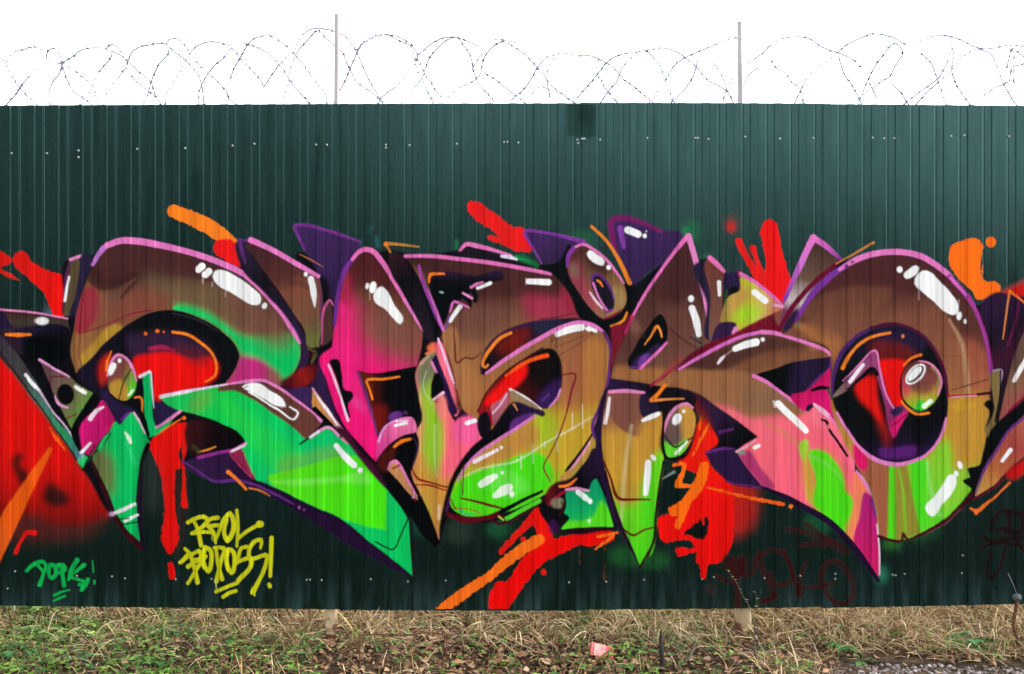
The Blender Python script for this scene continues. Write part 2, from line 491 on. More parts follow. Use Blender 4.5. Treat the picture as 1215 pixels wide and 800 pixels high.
P('254 288, 262 284, 280 288, 286 300, 291 318, 280 316, 264 306, 254 300', (236, 22, 24), soft=1)
piece('splash_red_bolt')
P('556 240, 563 238, 576 246, 594 258, 608 269, 622 271, 628 284, 634 294, 628 300, 614 296, 600 288, 586 276, 566 262, 556 252', (230, 26, 26), soft=1.4)
S('582 282, 596 287, 614 295', [7, 6, 8], (226, 26, 26), soft=1.2)
piece('splash_red_fingers')
P('903 270, 909 261, 918 262, 924 276, 928 298, 936 324, 940 336, 930 360, 915 350, 898 338, 894 328, 905 325, 905 292', (236, 18, 20), soft=1.2)
S('876 286, 884 302, 898 328', [9, 7, 9], (226, 26, 24), soft=1)
S('893 294, 898 310, 906 332', [7, 6, 9], (226, 26, 24), soft=1)
E(867, 269, 5.5, 6.5, (198, 42, 34), soft=2)
E(869, 266, 10, 12, (150, 40, 34), soft=3, op=.22)
piece('splash_orange_right')
P('1125 304, 1128 292, 1142 286, 1158 283, 1165 288, 1164 310, 1164 325, 1170 335, 1180 334, 1187 339, 1186 350, 1172 352, 1166 356, 1160 356, 1152 345, 1142 335, 1130 322', (250, 110, 18), soft=1.1)
E(1175, 287.5, 5.6, 6.2, (250, 112, 20), soft=.7)
S('1165 300, 1166 335', 1.6, (230, 110, 30))
P('1186 350, 1198 342, 1215 334, 1262 330, 1262 372, 1196 366', (198, 18, 16), soft=2.5)
piece('splash_red_block')
P('850 560, 892 574, 897 600, 890 624, 868 636, 850 620', (196, 18, 10), soft=6, op=.8)
P('820 512, 836 496, 848 506, 854 528, 840 540, 846 556, 862 570, 870 582*, 870 620, 869 645*, 852 668, 840 670, 837 685, 834 688, 831 672, 826 666, 828 656, 802 658, 801 652, 826 650, 818 641, 786 642, 780 628, 781 614, 802 606, 818 590, 832 566, 812 556, 803 548', G(0, 500, 0, 680, (0, (236, 30, 12)), (.5, (232, 14, 8)), (1, (228, 10, 10))), soft=1.1)
P('811 633, 822 624, 838 612, 839 634, 833 640, 820 636', (14, 18, 16), soft=1)
P('784 575, 800 560, 812 577, 820 584, 800 604, 784 612', (12, 26, 22), soft=1.6)
S('836 553, 831 570, 817 592, 804 606', [11, 13, 12, 11], (246, 104, 16), soft=1.3)
S('800 606, 812 600, 804 624', [14, 10, 7], (246, 104, 16), soft=1.2)
S('799 552, 811 550, 804 575', [4, 4, 8], (246, 110, 18), soft=.9)
S('803 576, 822 577', [6, 4], (246, 110, 18), soft=.9)
S('832 493, 830 509', 2.6, (246, 112, 22)); S('848 489, 836 512, 822 541', [3.6, 3, 1.2], (246, 112, 22))
S('833 608, 834 622', 3, (230, 20, 10))
S('838 578, 866 585, 900 593, 929 598', [2.5, 3, 4, 4.5], (238, 92, 20), soft=.9)
E(938, 601, 2.8, 3, (242, 116, 26)); S('938.5 601, 938.8 609', 1.6, (242, 116, 26))
piece('splash_lower')
P('582 724, 583 700, 590 690, 600 690, 612 674, 628 654, 650 642, 690 632, 724 629, 730 636, 716 646, 700 648, 690 647, 666 657, 645 668, 626 690, 611 710, 600 725', (230, 8, 6), soft=1.2)
S('595 655, 606 642, 622 626, 637 610', [7, 7, 9, 12], (222, 22, 16), soft=1.1)
P('628 614, 640 600, 654 626, 656 642, 640 646, 636 628', (228, 16, 10), soft=1.1)
E(645, 679, 3.6, 4.2, (222, 22, 14), soft=.7); E(621, 640, 3.5, 3.5, (222, 22, 14), soft=.7)
S('524 724, 550 704, 580 684, 612 657, 640 640', [13, 13, 11, 14, 13], (242, 108, 24), soft=1.3)
S('706 652, 730 634', 2.8, (240, 110, 24)); S('709 637, 733 632', 3, (240, 110, 24)); S('688 650, 688 675', 1.6, (150, 80, 24), soft=1, op=.35); S('717 648, 717 690', 1.6, (150, 80, 24), soft=1, op=.3)

# ---- the dark shadow coat behind all the letters
piece('shadow')
P('-48 364, 0 367*, 80 378*, 82 306, 97 302, 112 302, 126 289, 150 284, 200 290, 285 318*, 284 285*, 300 284, 350 308, 352 300, 378 310, 400 330, 415 303, 432 293, 447 299*, 462 296*, 500 303, 545 297, 600 306, 640 314, 672 292, 690 288, 720 308, 746 336, 785 312, 816 280, 830 308*, 843 306, 860 325, 880 325, 931 364*, 955 300, 965 281*, 996 308, 1040 300, 1085 300, 1130 330, 1160 362, 1184 348, 1212 358, 1262 368, 1262 520, 1212 545, 1156 592*, 1100 630, 1045 641*, 1042 686*, 1005 640, 950 600, 905 580, 868 574, 845 552, 836 537*, 850 528, 832 480, 800 462, 790 545*, 778 600, 777 640, 759 675*, 734 625, 728 629*, 668 631, 640 602, 600 616, 560 621, 532 612*, 521 646*, 508 642, 487 613*, 491 686*, 440 660, 400 636, 340 600, 297 574, 254 571, 217 548*, 226 520, 226 505, 184 516, 176 530, 165 600, 171 655*, 140 624, 98 556, 0 424, -48 380', (15, 9, 17), soft=.8)
P('268 458, 300 455, 372 455, 380 420, 384 470, 372 500, 330 470', PUR, soft=2, op=.8)
P('382 420, 392 470, 404 505, 412 522, 402 520, 384 492, 372 470, 376 440', (48, 24, 64), soft=1.5, op=.9)

# ---- purple flares above the letters
piece('flare_left')
m = P('350 267*, 362 266, 386 272, 412 280, 432 292*, 420 300, 408 322, 398 356, 392 384, 386 340, 374 318, 362 298*', G(370, 268, 390, 380, (0, (62, 36, 84)), (.5, (54, 30, 74)), (1, (22, 12, 26))), soft=.6)
S('361 296, 354 280, 350 268, 360 267, 386 273, 428 287', [2.5, 3.5, 4, 3.5, 3.5, 2], (116, 46, 130), soft=.9)
S('356 302, 368 308, 384 317', [1, 2, .6], (166, 100, 66), soft=.8)
P('377 326, 386 330, 390 356, 384 374, 380 350', (12, 8, 14), soft=2)
S('430 284, 428 292', 1, (0, 120, 120), soft=4, op=.25); S('447 282, 448 292', 2, (60, 140, 150), soft=4, op=.4); S('441 270, 438 276', 2, (40, 120, 130), soft=4, op=.2)
piece('flare_middle')
P('622 274*, 645 275, 672 281, 692 287, 678 292, 670 304, 662 313, 643 314*, 632 294', G(640, 274, 650, 314, (0, (68, 38, 92)), (1, (50, 30, 66))), soft=.6)
S('643 313, 632 294, 623 275, 645 276, 670 281, 692 287', [1.5, 3, 4, 3, 4, 6], (128, 52, 150), soft=.8)
P('606 306, 622 303, 630 308, 640 316, 634 319, 618 315', (18, 110, 56), soft=1.5, op=.9)
S('612 305, 630 311', [3, 1], (20, 150, 76), soft=1)
piece('flare_right')
P('722 262, 728 256, 746 258, 768 265, 786 273, 812 277, 806 286, 786 312, 770 322, 750 338, 741 320, 730 298, 725 280', G(740, 258, 780, 330, (0, (66, 36, 88)), (1, (50, 30, 70))), soft=1)
S('730 300, 726 278, 726 262, 734 259, 758 263, 784 275', [5, 7, 7, 6, 5, 4], (116, 26, 92), soft=1.6)
S('736 271, 738 282, 740 293', [7, 6, 5], (132, 60, 160), soft=1)
S('745 273, 757 278', 8.5, WHITE); E(765, 280, 2.6, 2.8, WHITE); E(767, 274.5, 1.1, .8, WHITE)
S('702 269, 715 281, 728 298, 739 318, 747 336', [3.5, 3.6, 4, 5, 5], (232, 128, 34), soft=.8)

# ---- letter fragment at the left edge
piece('fragment_left')
m = P('-48 362, 2 368*, 80 379*, 84 396, -48 392', G(0, 368, 0, 396, (0, (58, 18, 26)), (.5, (66, 54, 44)), (1, (40, 24, 40))))
P('-48 391, 2 391, 84 395, 83 420, 90 447, 112 466, 92 520, 60 470, -48 300', G(10, 395, 60, 470, (0, (36, 22, 52)), (.4, (14, 8, 18)), (1, (12, 6, 14))))
P('28 406, 80 408, 82 424, 60 432, 30 424', (4, 3, 5), soft=3)
m = P('-20 392, 2 398, 14 412, 40 448, 58 482, 72 504, 88 520, 96 536, 105 546, 99 556*, 60 502, 2 424, -20 392', G(5, 405, 95, 545, (0, (58, 48, 58)), (.3, (66, 64, 60)), (.55, (74, 120, 108)), (.8, (40, 140, 86)), (1, (70, 110, 130))))
S('-10 402, 2 420, 30 458, 60 500, 99 556', 2, (40, 8, 14), soft=1)
S('31 445, 39 455, 47 464', [4.5, 4.5, 3], (240, 236, 238)); S('47 464, 60 484, 76 504, 92 526', [2.4, 1.8, 2, 2], (208, 176, 200), soft=.9)
S('8 397, 22 397.5, 37 397', [3, 5, 2.5], (240, 122, 34)); E(50, 381, 8, 4.5, (236, 232, 230), soft=.7)
S('-48 362, 2 367.5, 40 371, 80 378', [2.6, 2.6, 2.4, 2.2], (216, 128, 170))
m = P('47 427*, 64 436, 84 448, 92 455, 111 467*, 102 488, 86 511*, 72 484, 56 448', G(55, 450, 106, 482, (0, (96, 66, 70)), (.45, (112, 92, 72)), (.75, (106, 118, 66)), (1, (92, 150, 60))))
S('62 470, 61 448, 76 447', 1.6, (96, 14, 30), clip=m); S('78 497, 92 491', 1.6, (110, 14, 30), clip=m)
E(78, 468, 10, 12.5, BLACK, ang=-8); S('66 470, 69 478, 74 482, 81 484', [1.5, 2.6, 3, 2], (220, 146, 190))
S('47 427, 64 437, 82 447', [3.2, 2.6, 2], (222, 150, 196)); S('90 459, 101 466', 4.6, (238, 232, 226))
S('112 468, 100 490, 89 514, 96 534', [5, 8, 10, 5], BLACK)
m = P('123 474, 113 486, 100 498, 95 508, 96 522, 100 537, 107 541, 114 530, 126 515, 136 500, 130 486', G(100, 490, 130, 530, (0, (210, 22, 112)), (1, (176, 16, 92))))
P('123 474, 130 486, 136 500, 126 506, 122 490', (150, 16, 74), soft=2, op=.6, clip=m)
S('123 483, 114 488, 107 497', [2.5, 5, 5.5], (240, 214, 230)); S('107 526, 97 537', [3, 4], (228, 214, 226))
P('92 546, 98 538, 104 543, 110 530, 106 545, 99 556*', G(95, 540, 104, 552, (0, (120, 130, 160)), (.5, (30, 190, 96)), (1, (20, 150, 70))))
S('112 528, 99 558', [1.5, 3], BLACK)

# ---- the R
piece('letter_r')
m = P('83 307, 96 303, 95 322, 91 348, 86 374, 76 374, 77 345, 80 322', G(78, 340, 92, 342, (0, (74, 34, 54)), (.3, (92, 78, 50)), (1, (86, 66, 50))))
S('83 308, 78 330, 76 356', [2, 3, 3], (84, 30, 78)); S('84 308, 96 304', [4, 3.4], (220, 136, 186)); S('82 329, 79 344, 77 357', 3, (240, 236, 232))
P('98 303, 110 305, 104 326, 96 350, 90 376, 85 376, 91 348, 95 324', (38, 28, 54))
m = P('111 312*, 118 300, 128 291, 142 285, 160 285, 190 290, 216 296, 240 304, 264 313, 290 326, 316 350, 336 374, 348 390, 356 408*, 356 426, 350 440, 336 456, 320 460, 300 456, 266 458*, 280 436, 284 422, 278 408, 262 392, 236 377, 206 368, 176 372, 152 385, 126 406, 106 428, 91 443*, 84 420, 88 390, 96 356, 104 330', G(180, 290, 190, 400, (0, (70, 36, 36)), (.35, (80, 44, 40)), (.55, (112, 74, 58)), (.8, (124, 78, 54)), (1, (128, 84, 56))))
P('90 350, 108 330, 120 345, 118 380, 98 440, 84 436, 86 400', (150, 100, 56), soft=5, op=.75, clip=m)
P('107 318, 125 316, 160 317, 166 326, 146 338, 138 342, 110 341, 104 332', (60, 30, 28), soft=1.6, op=.9, clip=m)
P('111 312*, 128 291, 160 285, 216 296, 264 313, 316 350, 350 394, 340 394, 306 362, 262 340, 216 327, 168 322, 118 326', (72, 37, 36), soft=1.3, op=.8, clip=m)
S('144 354, 162 332', [3, 6], (60, 38, 32), soft=1.5, clip=m); S('145 345, 160 331', 2.2, (104, 62, 50), soft=1, clip=m)
P('170 328, 200 332, 250 340, 280 352, 300 374, 296 392, 260 376, 220 360, 176 348', (104, 96, 62), soft=7, op=.55, clip=m)
P('160 345, 200 350, 206 362, 176 372, 150 384, 130 380', (140, 62, 50), soft=7, op=.5, clip=m)
P('97 345, 108 340, 104 392, 95 396', (146, 30, 52), soft=1.6, op=.9, clip=m); P('108 340, 118 348, 112 386, 104 386', (156, 48, 62), soft=3, op=.6, clip=m)
S('95 396, 130 384, 158 372, 182 368', 1.6, (130, 16, 46), clip=m); S('99 346, 95 396', 1.4, (112, 14, 40), clip=m)
P('96 424, 110 408, 126 390, 140 384, 146 388, 128 404, 110 424, 97 436', (176, 134, 46), soft=1.3, op=.95, clip=m)
S('96 398, 95 425, 98 434', 1.4, (120, 60, 40), clip=m)
m2 = P('208 362, 222 362, 246 370, 268 384, 286 396, 306 398, 330 396, 352 400, 358 412, 357 430, 348 446, 336 455, 326 446, 318 436, 300 428, 288 424, 282 414, 262 392, 236 376, 208 368', GRN, soft=3.2, clip=m)
P('300 340, 330 372, 350 402, 338 412, 300 398, 270 376, 262 352', (112, 74, 60), soft=8, op=.85, clip=m)
P('284 424, 300 424, 318 434, 326 446, 330 460, 266 460, 280 438', (188, 44, 116), soft=3, clip=m)
P('320 436, 334 446, 338 456, 324 462, 316 456', (140, 80, 76), soft=2.5, op=.8, clip=m)
S('208 365, 240 374, 270 392, 286 406', [3.5, 3, 2.5, 1.5], (16, 196, 98), soft=.9, clip=m)
S('110 314, 118 301, 124 294', [4, 6, 6.5], (196, 116, 196)); S('128 291, 142 286, 160 286, 190 291, 216 297, 240 304, 264 313, 290 326, 316 350, 336 374', [7, 8, 8, 7, 7, 7, 7, 6, 6, 5], PINK); S('336 374, 346 388, 353 400, 356 407', [5, 8, 7, 3], PINK)
S('124 295, 112 311', [1, 3], (140, 110, 200), soft=1, op=.5)
S('236 320, 240 316', 8, WHITE); S('244 326, 248 322', 8, WHITE); P('252 328, 256 321, 266 321, 280 328, 300 342, 310 354, 308 361, 300 362, 290 357, 272 346, 258 338', WHITE); E(314, 363, 3, 3.8, WHITE, ang=20)
S('241 324, 241 336', .9, (220, 200, 190), op=.6); S('252 335, 252 340', .9, (220, 200, 190), op=.6); S('268 344, 268 352', .9, (220, 200, 190), op=.6)
# counter of the R
P('92 442, 108 426, 128 405, 152 386, 176 373, 206 369, 236 377, 262 393, 279 410, 284 422, 279 436, 266 454, 250 460, 216 466, 190 474, 186 480, 178 440, 165 446, 160 470, 130 478, 112 466', G(100, 440, 250, 390, (0, (24, 16, 34)), (.5, (12, 9, 13)), (1, (12, 9, 13))), soft=.6)
S('206 372, 236 380, 260 394', [1.5, 2.5, 1], (50, 40, 56), soft=1.2, op=.7)
P('150 400, 170 395, 200 393, 224 398, 246 410, 256 424, 240 436, 160 428, 152 412', (52, 30, 56), soft=4, op=.85)
m = P('160 424, 176 420, 204 418, 230 426, 250 424, 259 432, 258 446, 246 456, 220 464, 192 472, 190 480, 183 470, 180 442, 164 448', (232, 14, 12), soft=1.8)
S('178 414, 192 412, 208 416', [4, 6, 2], (170, 30, 76), soft=1.4, op=.9); P('205 410, 230 414, 250 420, 246 434, 226 430', (110, 26, 34), soft=4, op=.6)
S('205 394, 222 397, 240 408, 252 420, 257 434, 255 446, 244 453', [3, 3.6, 3.4, 3, 3, 2.6, 2], (244, 124, 30)); E(173, 396, 2.2, 2.2, ORA); E(187, 393, 2.2, 2.2, ORA); E(194.5, 394, 1.3, 1.3, ORA)
P('120 428, 130 420, 128 450, 122 458, 117 446', (190, 34, 18), soft=2.5, op=.9); S('132 417, 128 428, 126 440', [1.5, 2.4, 1.5], (240, 116, 28))
P('120 462, 132 468, 150 482, 160 486, 165 500, 146 500, 134 490', (38, 24, 58), soft=1.5)
m = P('128 452, 129 436, 134 424, 142 420, 151 424, 158 436, 162 452, 160 464, 153 474, 143 476, 134 471, 129 462', G(128, 440, 162, 456, (0, (110, 66, 60)), (.4, (132, 66, 60)), (.65, (120, 110, 56)), (1, (84, 196, 44))), soft=.5)
P('130 456, 142 450, 152 462, 150 478, 136 474', (186, 140, 50), soft=1.6, clip=m); S('156 438, 146 456, 141 474', 1.4, BLACK)
S('128 446, 132 430, 140 421, 150 425, 158 438, 162 452', [2, 2.6, 3.4, 3, 3, 1.5], (224, 126, 180)); P('129 436, 134 430, 138 432, 136 440, 131 446, 128 442', WHITE); E(142, 428, 2.2, 2.8, WHITE); S('153 469, 158 463', 2.6, (210, 240, 200))
S('131 468, 142 476, 152 476, 160 468', 2.4, BLACK)
P('140 486, 150 492, 158 490, 146 500, 142 504, 136 496', (40, 22, 60)); P('143 500, 152 489, 158 490, 148 498', (96, 40, 132))
m = P('141 504, 150 496, 158 489, 164 496, 171 510, 178 525*, 172 530, 168 548, 165 576, 163 598, 166 645*, 150 632, 138 619, 134 606, 121 572, 109 546, 116 530, 130 512, 138 500', G(110, 540, 170, 545, (0, (60, 120, 64)), (.25, (30, 150, 74)), (.4, (12, 184, 90)), (.8, (14, 186, 92)), (1, (10, 160, 80))))
P('109 546, 118 534, 130 540, 130 590, 122 575', (110, 84, 52), soft=4, op=.75, clip=m)
S('132 514, 120 530, 112 538', [1, 2, 2], BLACK, clip=m); S('118 534, 126 518', 3, (20, 190, 96), clip=m)
S('149 513, 153 519, 155 525', [2, 5, 3.5], (206, 226, 196)); S('152 526, 160 550', 3, (60, 204, 130), soft=2.5, op=.6, clip=m)
S('159 490, 164 498, 172 514', [2.5, 2.2, 1.5], (220, 170, 190))
S('108 546, 120 571, 134 606', [3, 6, 5], (48, 8, 20)); S('136 612, 150 632, 168 650', [6, 7, 8], (52, 6, 18)); S('176 528, 169 546, 165 572, 162 597', [6, 5, 4, 2], BLACK); S('168 560, 166 590, 167 630, 171 652', [6, 7, 6, 4], (28, 8, 32))
P('176 540, 184 546, 190 568, 188 600, 178 610, 173 580', (60, 62, 58), soft=6, op=.35)
S('133 610, 146 605, 160 598', [3, 5, 3.5], (222, 220, 222)); S('149 618, 163 611', [4, 3], (220, 224, 222)); S('142 616, 154 615', 1.3, BLACK); S('146 622, 166 619', 1.5, BLACK); E(133, 610, 3.5, 2.5, (196, 150, 190), soft=1)
m = P('172 444, 179 440*, 181 470, 183 500, 186 508, 198 502, 206 496, 204 500, 190 514, 178 519*, 173 500, 171 466', (12, 178, 92)); S('166 447, 178 441', [4, 3], (232, 216, 230)); S('179.5 442, 181 462, 183 484', [2, 1.8, 1], (206, 214, 226)); S('186 507, 200 498, 216 486', [3, 4.5, 4], (222, 130, 184))
P('184 478, 196 476, 214 484, 200 496, 186 505, 184 490', (38, 24, 58), soft=.8)
S('160 472, 165 471, 169 494', [2, 2.5, 1], (238, 124, 38)); S('162 480, 172 500, 177 516', [4, 4, 3], BLACK)
S('190 513, 204 504, 217 496', [1, 2, 1], (240, 110, 30)); E(218.5, 496, 2, 2.2, (244, 116, 32))

# right blade of the R
P('282 286, 290 286, 296 298, 320 332, 346 370, 360 396, 367 420, 364 432, 356 442, 357 408, 336 372, 312 346, 288 320', G(285, 290, 360, 420, (0, (44, 30, 54)), (.35, (20, 14, 22)), (.7, (38, 22, 50)), (1, (46, 26, 60))), soft=.7)
m = P('291 291*, 297 286, 322 297, 352 313, 379 329*, 382 346, 381 380, 378 412, 366 412, 362 394, 346 368, 330 344, 312 320', G(320, 295, 360, 400, (0, (68, 34, 36)), (.35, (84, 44, 38)), (.5, (122, 70, 52)), (.8, (120, 78, 58)), (1, (104, 92, 56))))
S('336 336, 352 336, 366 340, 378 346', 7, (92, 50, 42), soft=2, op=.7, clip=m); P('366 400, 378 396, 378 414, 366 414', (110, 120, 56), soft=3, op=.6, clip=m)
S('378 330, 381 352, 380 380', [2, 3, 2], (104, 52, 78), soft=.9)
S('284 285, 287 296, 291 312', [4, 5, 2], (96, 44, 116), soft=1); S('284 285, 295 286', [4, 3], (86, 48, 110), soft=1)
S('298 285, 320 295, 350 312, 378 328', [7, 6, 6, 4.5], PINK); E(363, 325.5, 2.4, 2.8, WHITE); S('369 331, 372 346, 373.5 364', [7, 8, 1.5], WHITE)
P('332 456, 350 442, 366 434, 376 432, 374 448, 362 458, 344 462', G(340, 455, 374, 440, (0, (70, 10, 22)), (.6, (140, 22, 18)), (1, (90, 14, 24))), soft=1.5)
S('366 414, 374 418, 370 430', [2, 5, 3], (90, 76, 40)); S('366 418, 376 412', 1.6, (70, 8, 24)); S('366 424, 374 418', 1.4, (70, 8, 24))
P('344 463, 352 460, 371 460*, 370 482, 356 474', PUR, soft=.8)
m = P('389 357, 394 358, 394 378, 391 406, 380 411, 383 388', (76, 44, 42)); S('382 408, 388 360, 391 356, 395 362', [1, 2, 2.4, 2], (196, 80, 142)); P('394 362, 397 370, 396 412, 378 413, 392 406', BLACK)
# ---- the long foot of the R
piece('letter_r_foot')
P('224 500, 240 499, 264 504, 286 516, 292 524, 280 532, 250 540, 232 542, 222 530', G(225, 510, 290, 525, (0, (56, 16, 20)), (.4, (20, 6, 10)), (1, (6, 4, 6))), soft=1.2)
P('218 549, 234 542, 262 537, 276 534, 288 552, 300 570, 282 573, 254 571', G(230, 545, 290, 570, (0, (50, 24, 62)), (1, (40, 16, 50))), soft=.7)
m = P('188 470*, 212 466, 240 461, 262 457, 290 453, 314 452, 332 461, 352 475, 372 490, 386 504, 398 516, 414 526, 428 542, 444 564, 460 582, 478 606, 485 618*, 488 650, 490 684*, 470 667, 440 644, 402 614, 368 599, 336 583, 304 570*, 296 556, 290 542*, 286 534, 292 524*, 284 514, 262 502, 234 492, 214 487, 198 480', G(200, 480, 440, 620, (0, (30, 184, 84)), (.2, (16, 196, 76)), (.45, (12, 196, 96)), (.7, (10, 188, 100)), (1, (12, 192, 92))))
P('230 470, 250 464, 246 482, 226 490', (110, 160, 60), soft=4, op=.6, clip=m)
P('262 456, 290 452, 314 451, 352 474, 388 504, 376 516, 364 521, 350 509, 326 492, 300 474, 278 464, 258 463', G(280, 456, 370, 520, (0, (92, 52, 44)), (1, (104, 58, 50))), soft=.8, clip=m)
P('255 465, 280 480, 320 510, 360 545, 330 560, 300 530, 280 510', (44, 206, 60), soft=5, op=.5, clip=m)
P('317 564*, 340 558, 366 551, 392 543, 414 539*, 428 544, 444 564, 459 582*, 458 629*, 432 624, 402 614, 370 600, 336 583, 322 574', G(340, 560, 440, 620, (0, (84, 214, 24)), (1, (72, 226, 18))), soft=.9, clip=m)
P('320 572, 362 568, 400 566, 436 562, 440 570, 400 572, 350 576', (150, 232, 110), soft=1.2, op=.35, clip=m)
P('330 548, 360 540, 400 532, 414 538, 366 550, 330 560', (120, 160, 50), soft=4, op=.5, clip=m)
P('276 534, 284 532, 294 548, 302 570, 292 558', (150, 34, 74), soft=1, clip=None); S('272 538, 284 552, 298 566', [1, 2, 1], (180, 50, 90))
S('190 469.5, 212 466, 240 461, 270 456', [1.5, 4, 2.6, 2], (228, 196, 220)); S('270 456, 290 453, 314 452, 332 461, 352 475, 372 490', [2, 4, 3.4, 3.4, 3, 2.4], (222, 124, 184))
S('190 472, 226 464', [2, 4], (234, 218, 232), op=.8)
P('287 459, 292 456, 310 456, 317 461, 338 478, 339 483, 328 482, 314 474, 296 464', WHITE); S('296 465, 330 486, 350 497, 354 490, 344 483', 2.2, WHITE); S('294 458, 290 461', .9, (60, 40, 40)); S('314 474.5, 330 482.5, 338 483', .8, (70, 44, 40))
m2 = P('371 461*, 376 466, 388 484, 402 505, 414 520, 414 527, 402 518, 388 502, 372 487', G(372, 480, 410, 520, (0, (206, 140, 70)), (.6, (186, 126, 92)), (1, (216, 140, 150))))
S('371 461, 386 484, 402 505, 414 521', [2, 3, 3, 4], (228, 150, 190)); S('374 467, 388 486, 400 504', [1.5, 4, 2], (238, 226, 226))
S('374 486, 389 502, 404 517', [7, 7, 5], BLACK); S('372 490, 381 499', [2, 4], (224, 130, 188)); S('387 501, 374 513', [5, 3], BLACK); S('356 527, 366 520, 390 504, 404 518', [2, 3, 3, 2], (16, 10, 16)); S('372 516, 390 507, 402 517', [3.5, 3, 3.5], (226, 140, 190)); S('368 519, 378 512', 3, (232, 226, 230))
S('399 529, 409 541, 420 552', [6, 7.5, 7.5], WHITE); E(427.5, 558, 3.2, 3, WHITE, ang=-30)
S('446 643, 457 649, 466 652, 475 636, 484 616', 1.8, (10, 20, 14)); S('486 618, 488 650, 491 684', [2, 2.5, 3], (40, 4, 30))
P('304 571, 336 584, 368 600, 402 615, 440 645, 470 668, 490 685*, 480 681, 446 664, 400 638, 374 620, 340 600, 314 586, 292 574', (34, 10, 44), soft=.9)
S('216 547, 234 558, 254 571, 276 570, 292 572, 318 582, 348 598', [2, 2.5, 3, 4, 3, 3, 2], (92, 42, 116), soft=1); E(355, 602, 1.5, 2, (140, 70, 140)); E(361, 605, 1.5, 1.5, (120, 60, 120))
S('236 543, 256 538, 276 534', [4, 4, 3], (140, 44, 132), soft=.9); S('274 536, 284 531, 292 526', [3, 4, 3], (226, 150, 196)); S('276 535, 290 529', 2, (236, 224, 232))
S('236 536, 246 534, 256 530', [1, 2.4, 1.5], (220, 130, 50)); S('271 560, 280 568, 292 580', [4.5, 3.6, 3.6], (240, 122, 36)); S('296 579, 308 582, 320 588', [2, 2.4, 1.6], (206, 110, 60))
S('230 530, 236 536', 5, (60, 74, 40), soft=2.5, op=.6)

# ---- the A
piece('letter_a')
P('408 508, 424 532, 446 556, 458 580, 452 574, 436 556, 416 530, 400 506', (64, 10, 40), soft=.9)
m = P('394 412*, 398 376, 402 346, 410 320, 420 304, 433 295, 442 297, 452 309, 466 331, 480 356, 492 377, 502 392*, 500 412, 495 434*, 470 439, 440 443, 425 440*, 431 462, 440 488, 447 514, 446 548*, 430 530, 414 512, 400 488, 388 452, 380 424', G(400, 480, 470, 330, (0, (236, 16, 110)), (.35, (230, 26, 114)), (.6, (150, 60, 66)), (.78, (108, 62, 46)), (1, (74, 30, 30))), soft=.5)
P('402 350, 412 352, 424 400, 420 440, 396 430, 394 400', (232, 32, 116), soft=9, op=.9, clip=m)
P('416 312, 434 298, 448 312, 470 348, 466 358, 440 340, 420 345, 408 350', (80, 28, 32), soft=6, op=.85, clip=m)
P('404 330, 412 322, 418 340, 414 368, 402 376', (170, 28, 70), soft=4, op=.7, clip=m)
P('436 380, 480 372, 498 396, 494 430, 470 420, 440 405', (124, 82, 66), soft=9, op=.8, clip=m)
P('400 355, 412 368, 408 376, 400 370', (240, 40, 128), soft=1.5, op=.6, clip=m)
P('400 470, 430 480, 448 540, 430 528', (240, 26, 118), soft=4, op=.7, clip=m); P('412 470, 428 472, 436 492, 420 482', (226, 70, 150), soft=2, op=.5, clip=m)
P('396 400, 430 420, 424 432, 396 420', (244, 40, 130), soft=2, op=.35, clip=m); P('400 440, 432 456, 430 466, 404 462', (240, 50, 134), soft=2, op=.3, clip=m)
S('397 385, 402 346, 411 318, 420 305', [4, 5, 6, 5], (112, 46, 136)); S('418 308, 426 299, 433 296, 442 298, 452 309, 466 331, 480 356', [4, 5.5, 6, 6, 5, 4.5, 4], (226, 112, 176)); S('480 356, 492 376, 502 392', [4, 3.4, 3], PINK)
E(436, 339.5, 2, 3.8, WHITE, ang=10); E(442.5, 341, 4, 7, WHITE, ang=14); P('443 352, 447 343, 453 340, 459 345, 468 362, 478 381, 475 385, 468 379, 456 366, 446 360', WHITE); S('439 346, 439 356', .8, (224, 200, 190), op=.6)
P('392 427, 400 426, 406 444, 410 463, 418 465, 419 472, 414 478, 415 496, 411 492, 406 474, 398 446', (10, 6, 10)); S('390 433, 396 448, 404 470, 413 499', [2.4, 3, 2.6, 3], (238, 200, 224))
m3 = P('424 440*, 440 443, 470 440, 494 436*, 497 462, 500 500*, 494 497, 480 495, 466 498, 455 508, 447 515*, 440 484, 432 460', G(435, 470, 480, 470, (0, (100, 30, 14)), (.25, (60, 10, 10)), (.5, (12, 6, 8)), (1, (8, 5, 8))))
P('440 484, 456 480, 460 500, 448 514', (128, 24, 16), soft=3, op=.7, clip=m3); S('424 441, 432 462, 440 488, 447 514', [3, 4, 4, 3], (112, 50, 120), soft=1, op=.8)
E(469, 494, 9, 5.5, (98, 44, 122), ang=-20, clip=m3); E(481, 490, 3, 2.5, (70, 40, 90), clip=m3)
S('474 447, 455 450, 435 452.5, 438 460, 442 474', [2, 3, 3, 2.6, 2], (238, 126, 36))
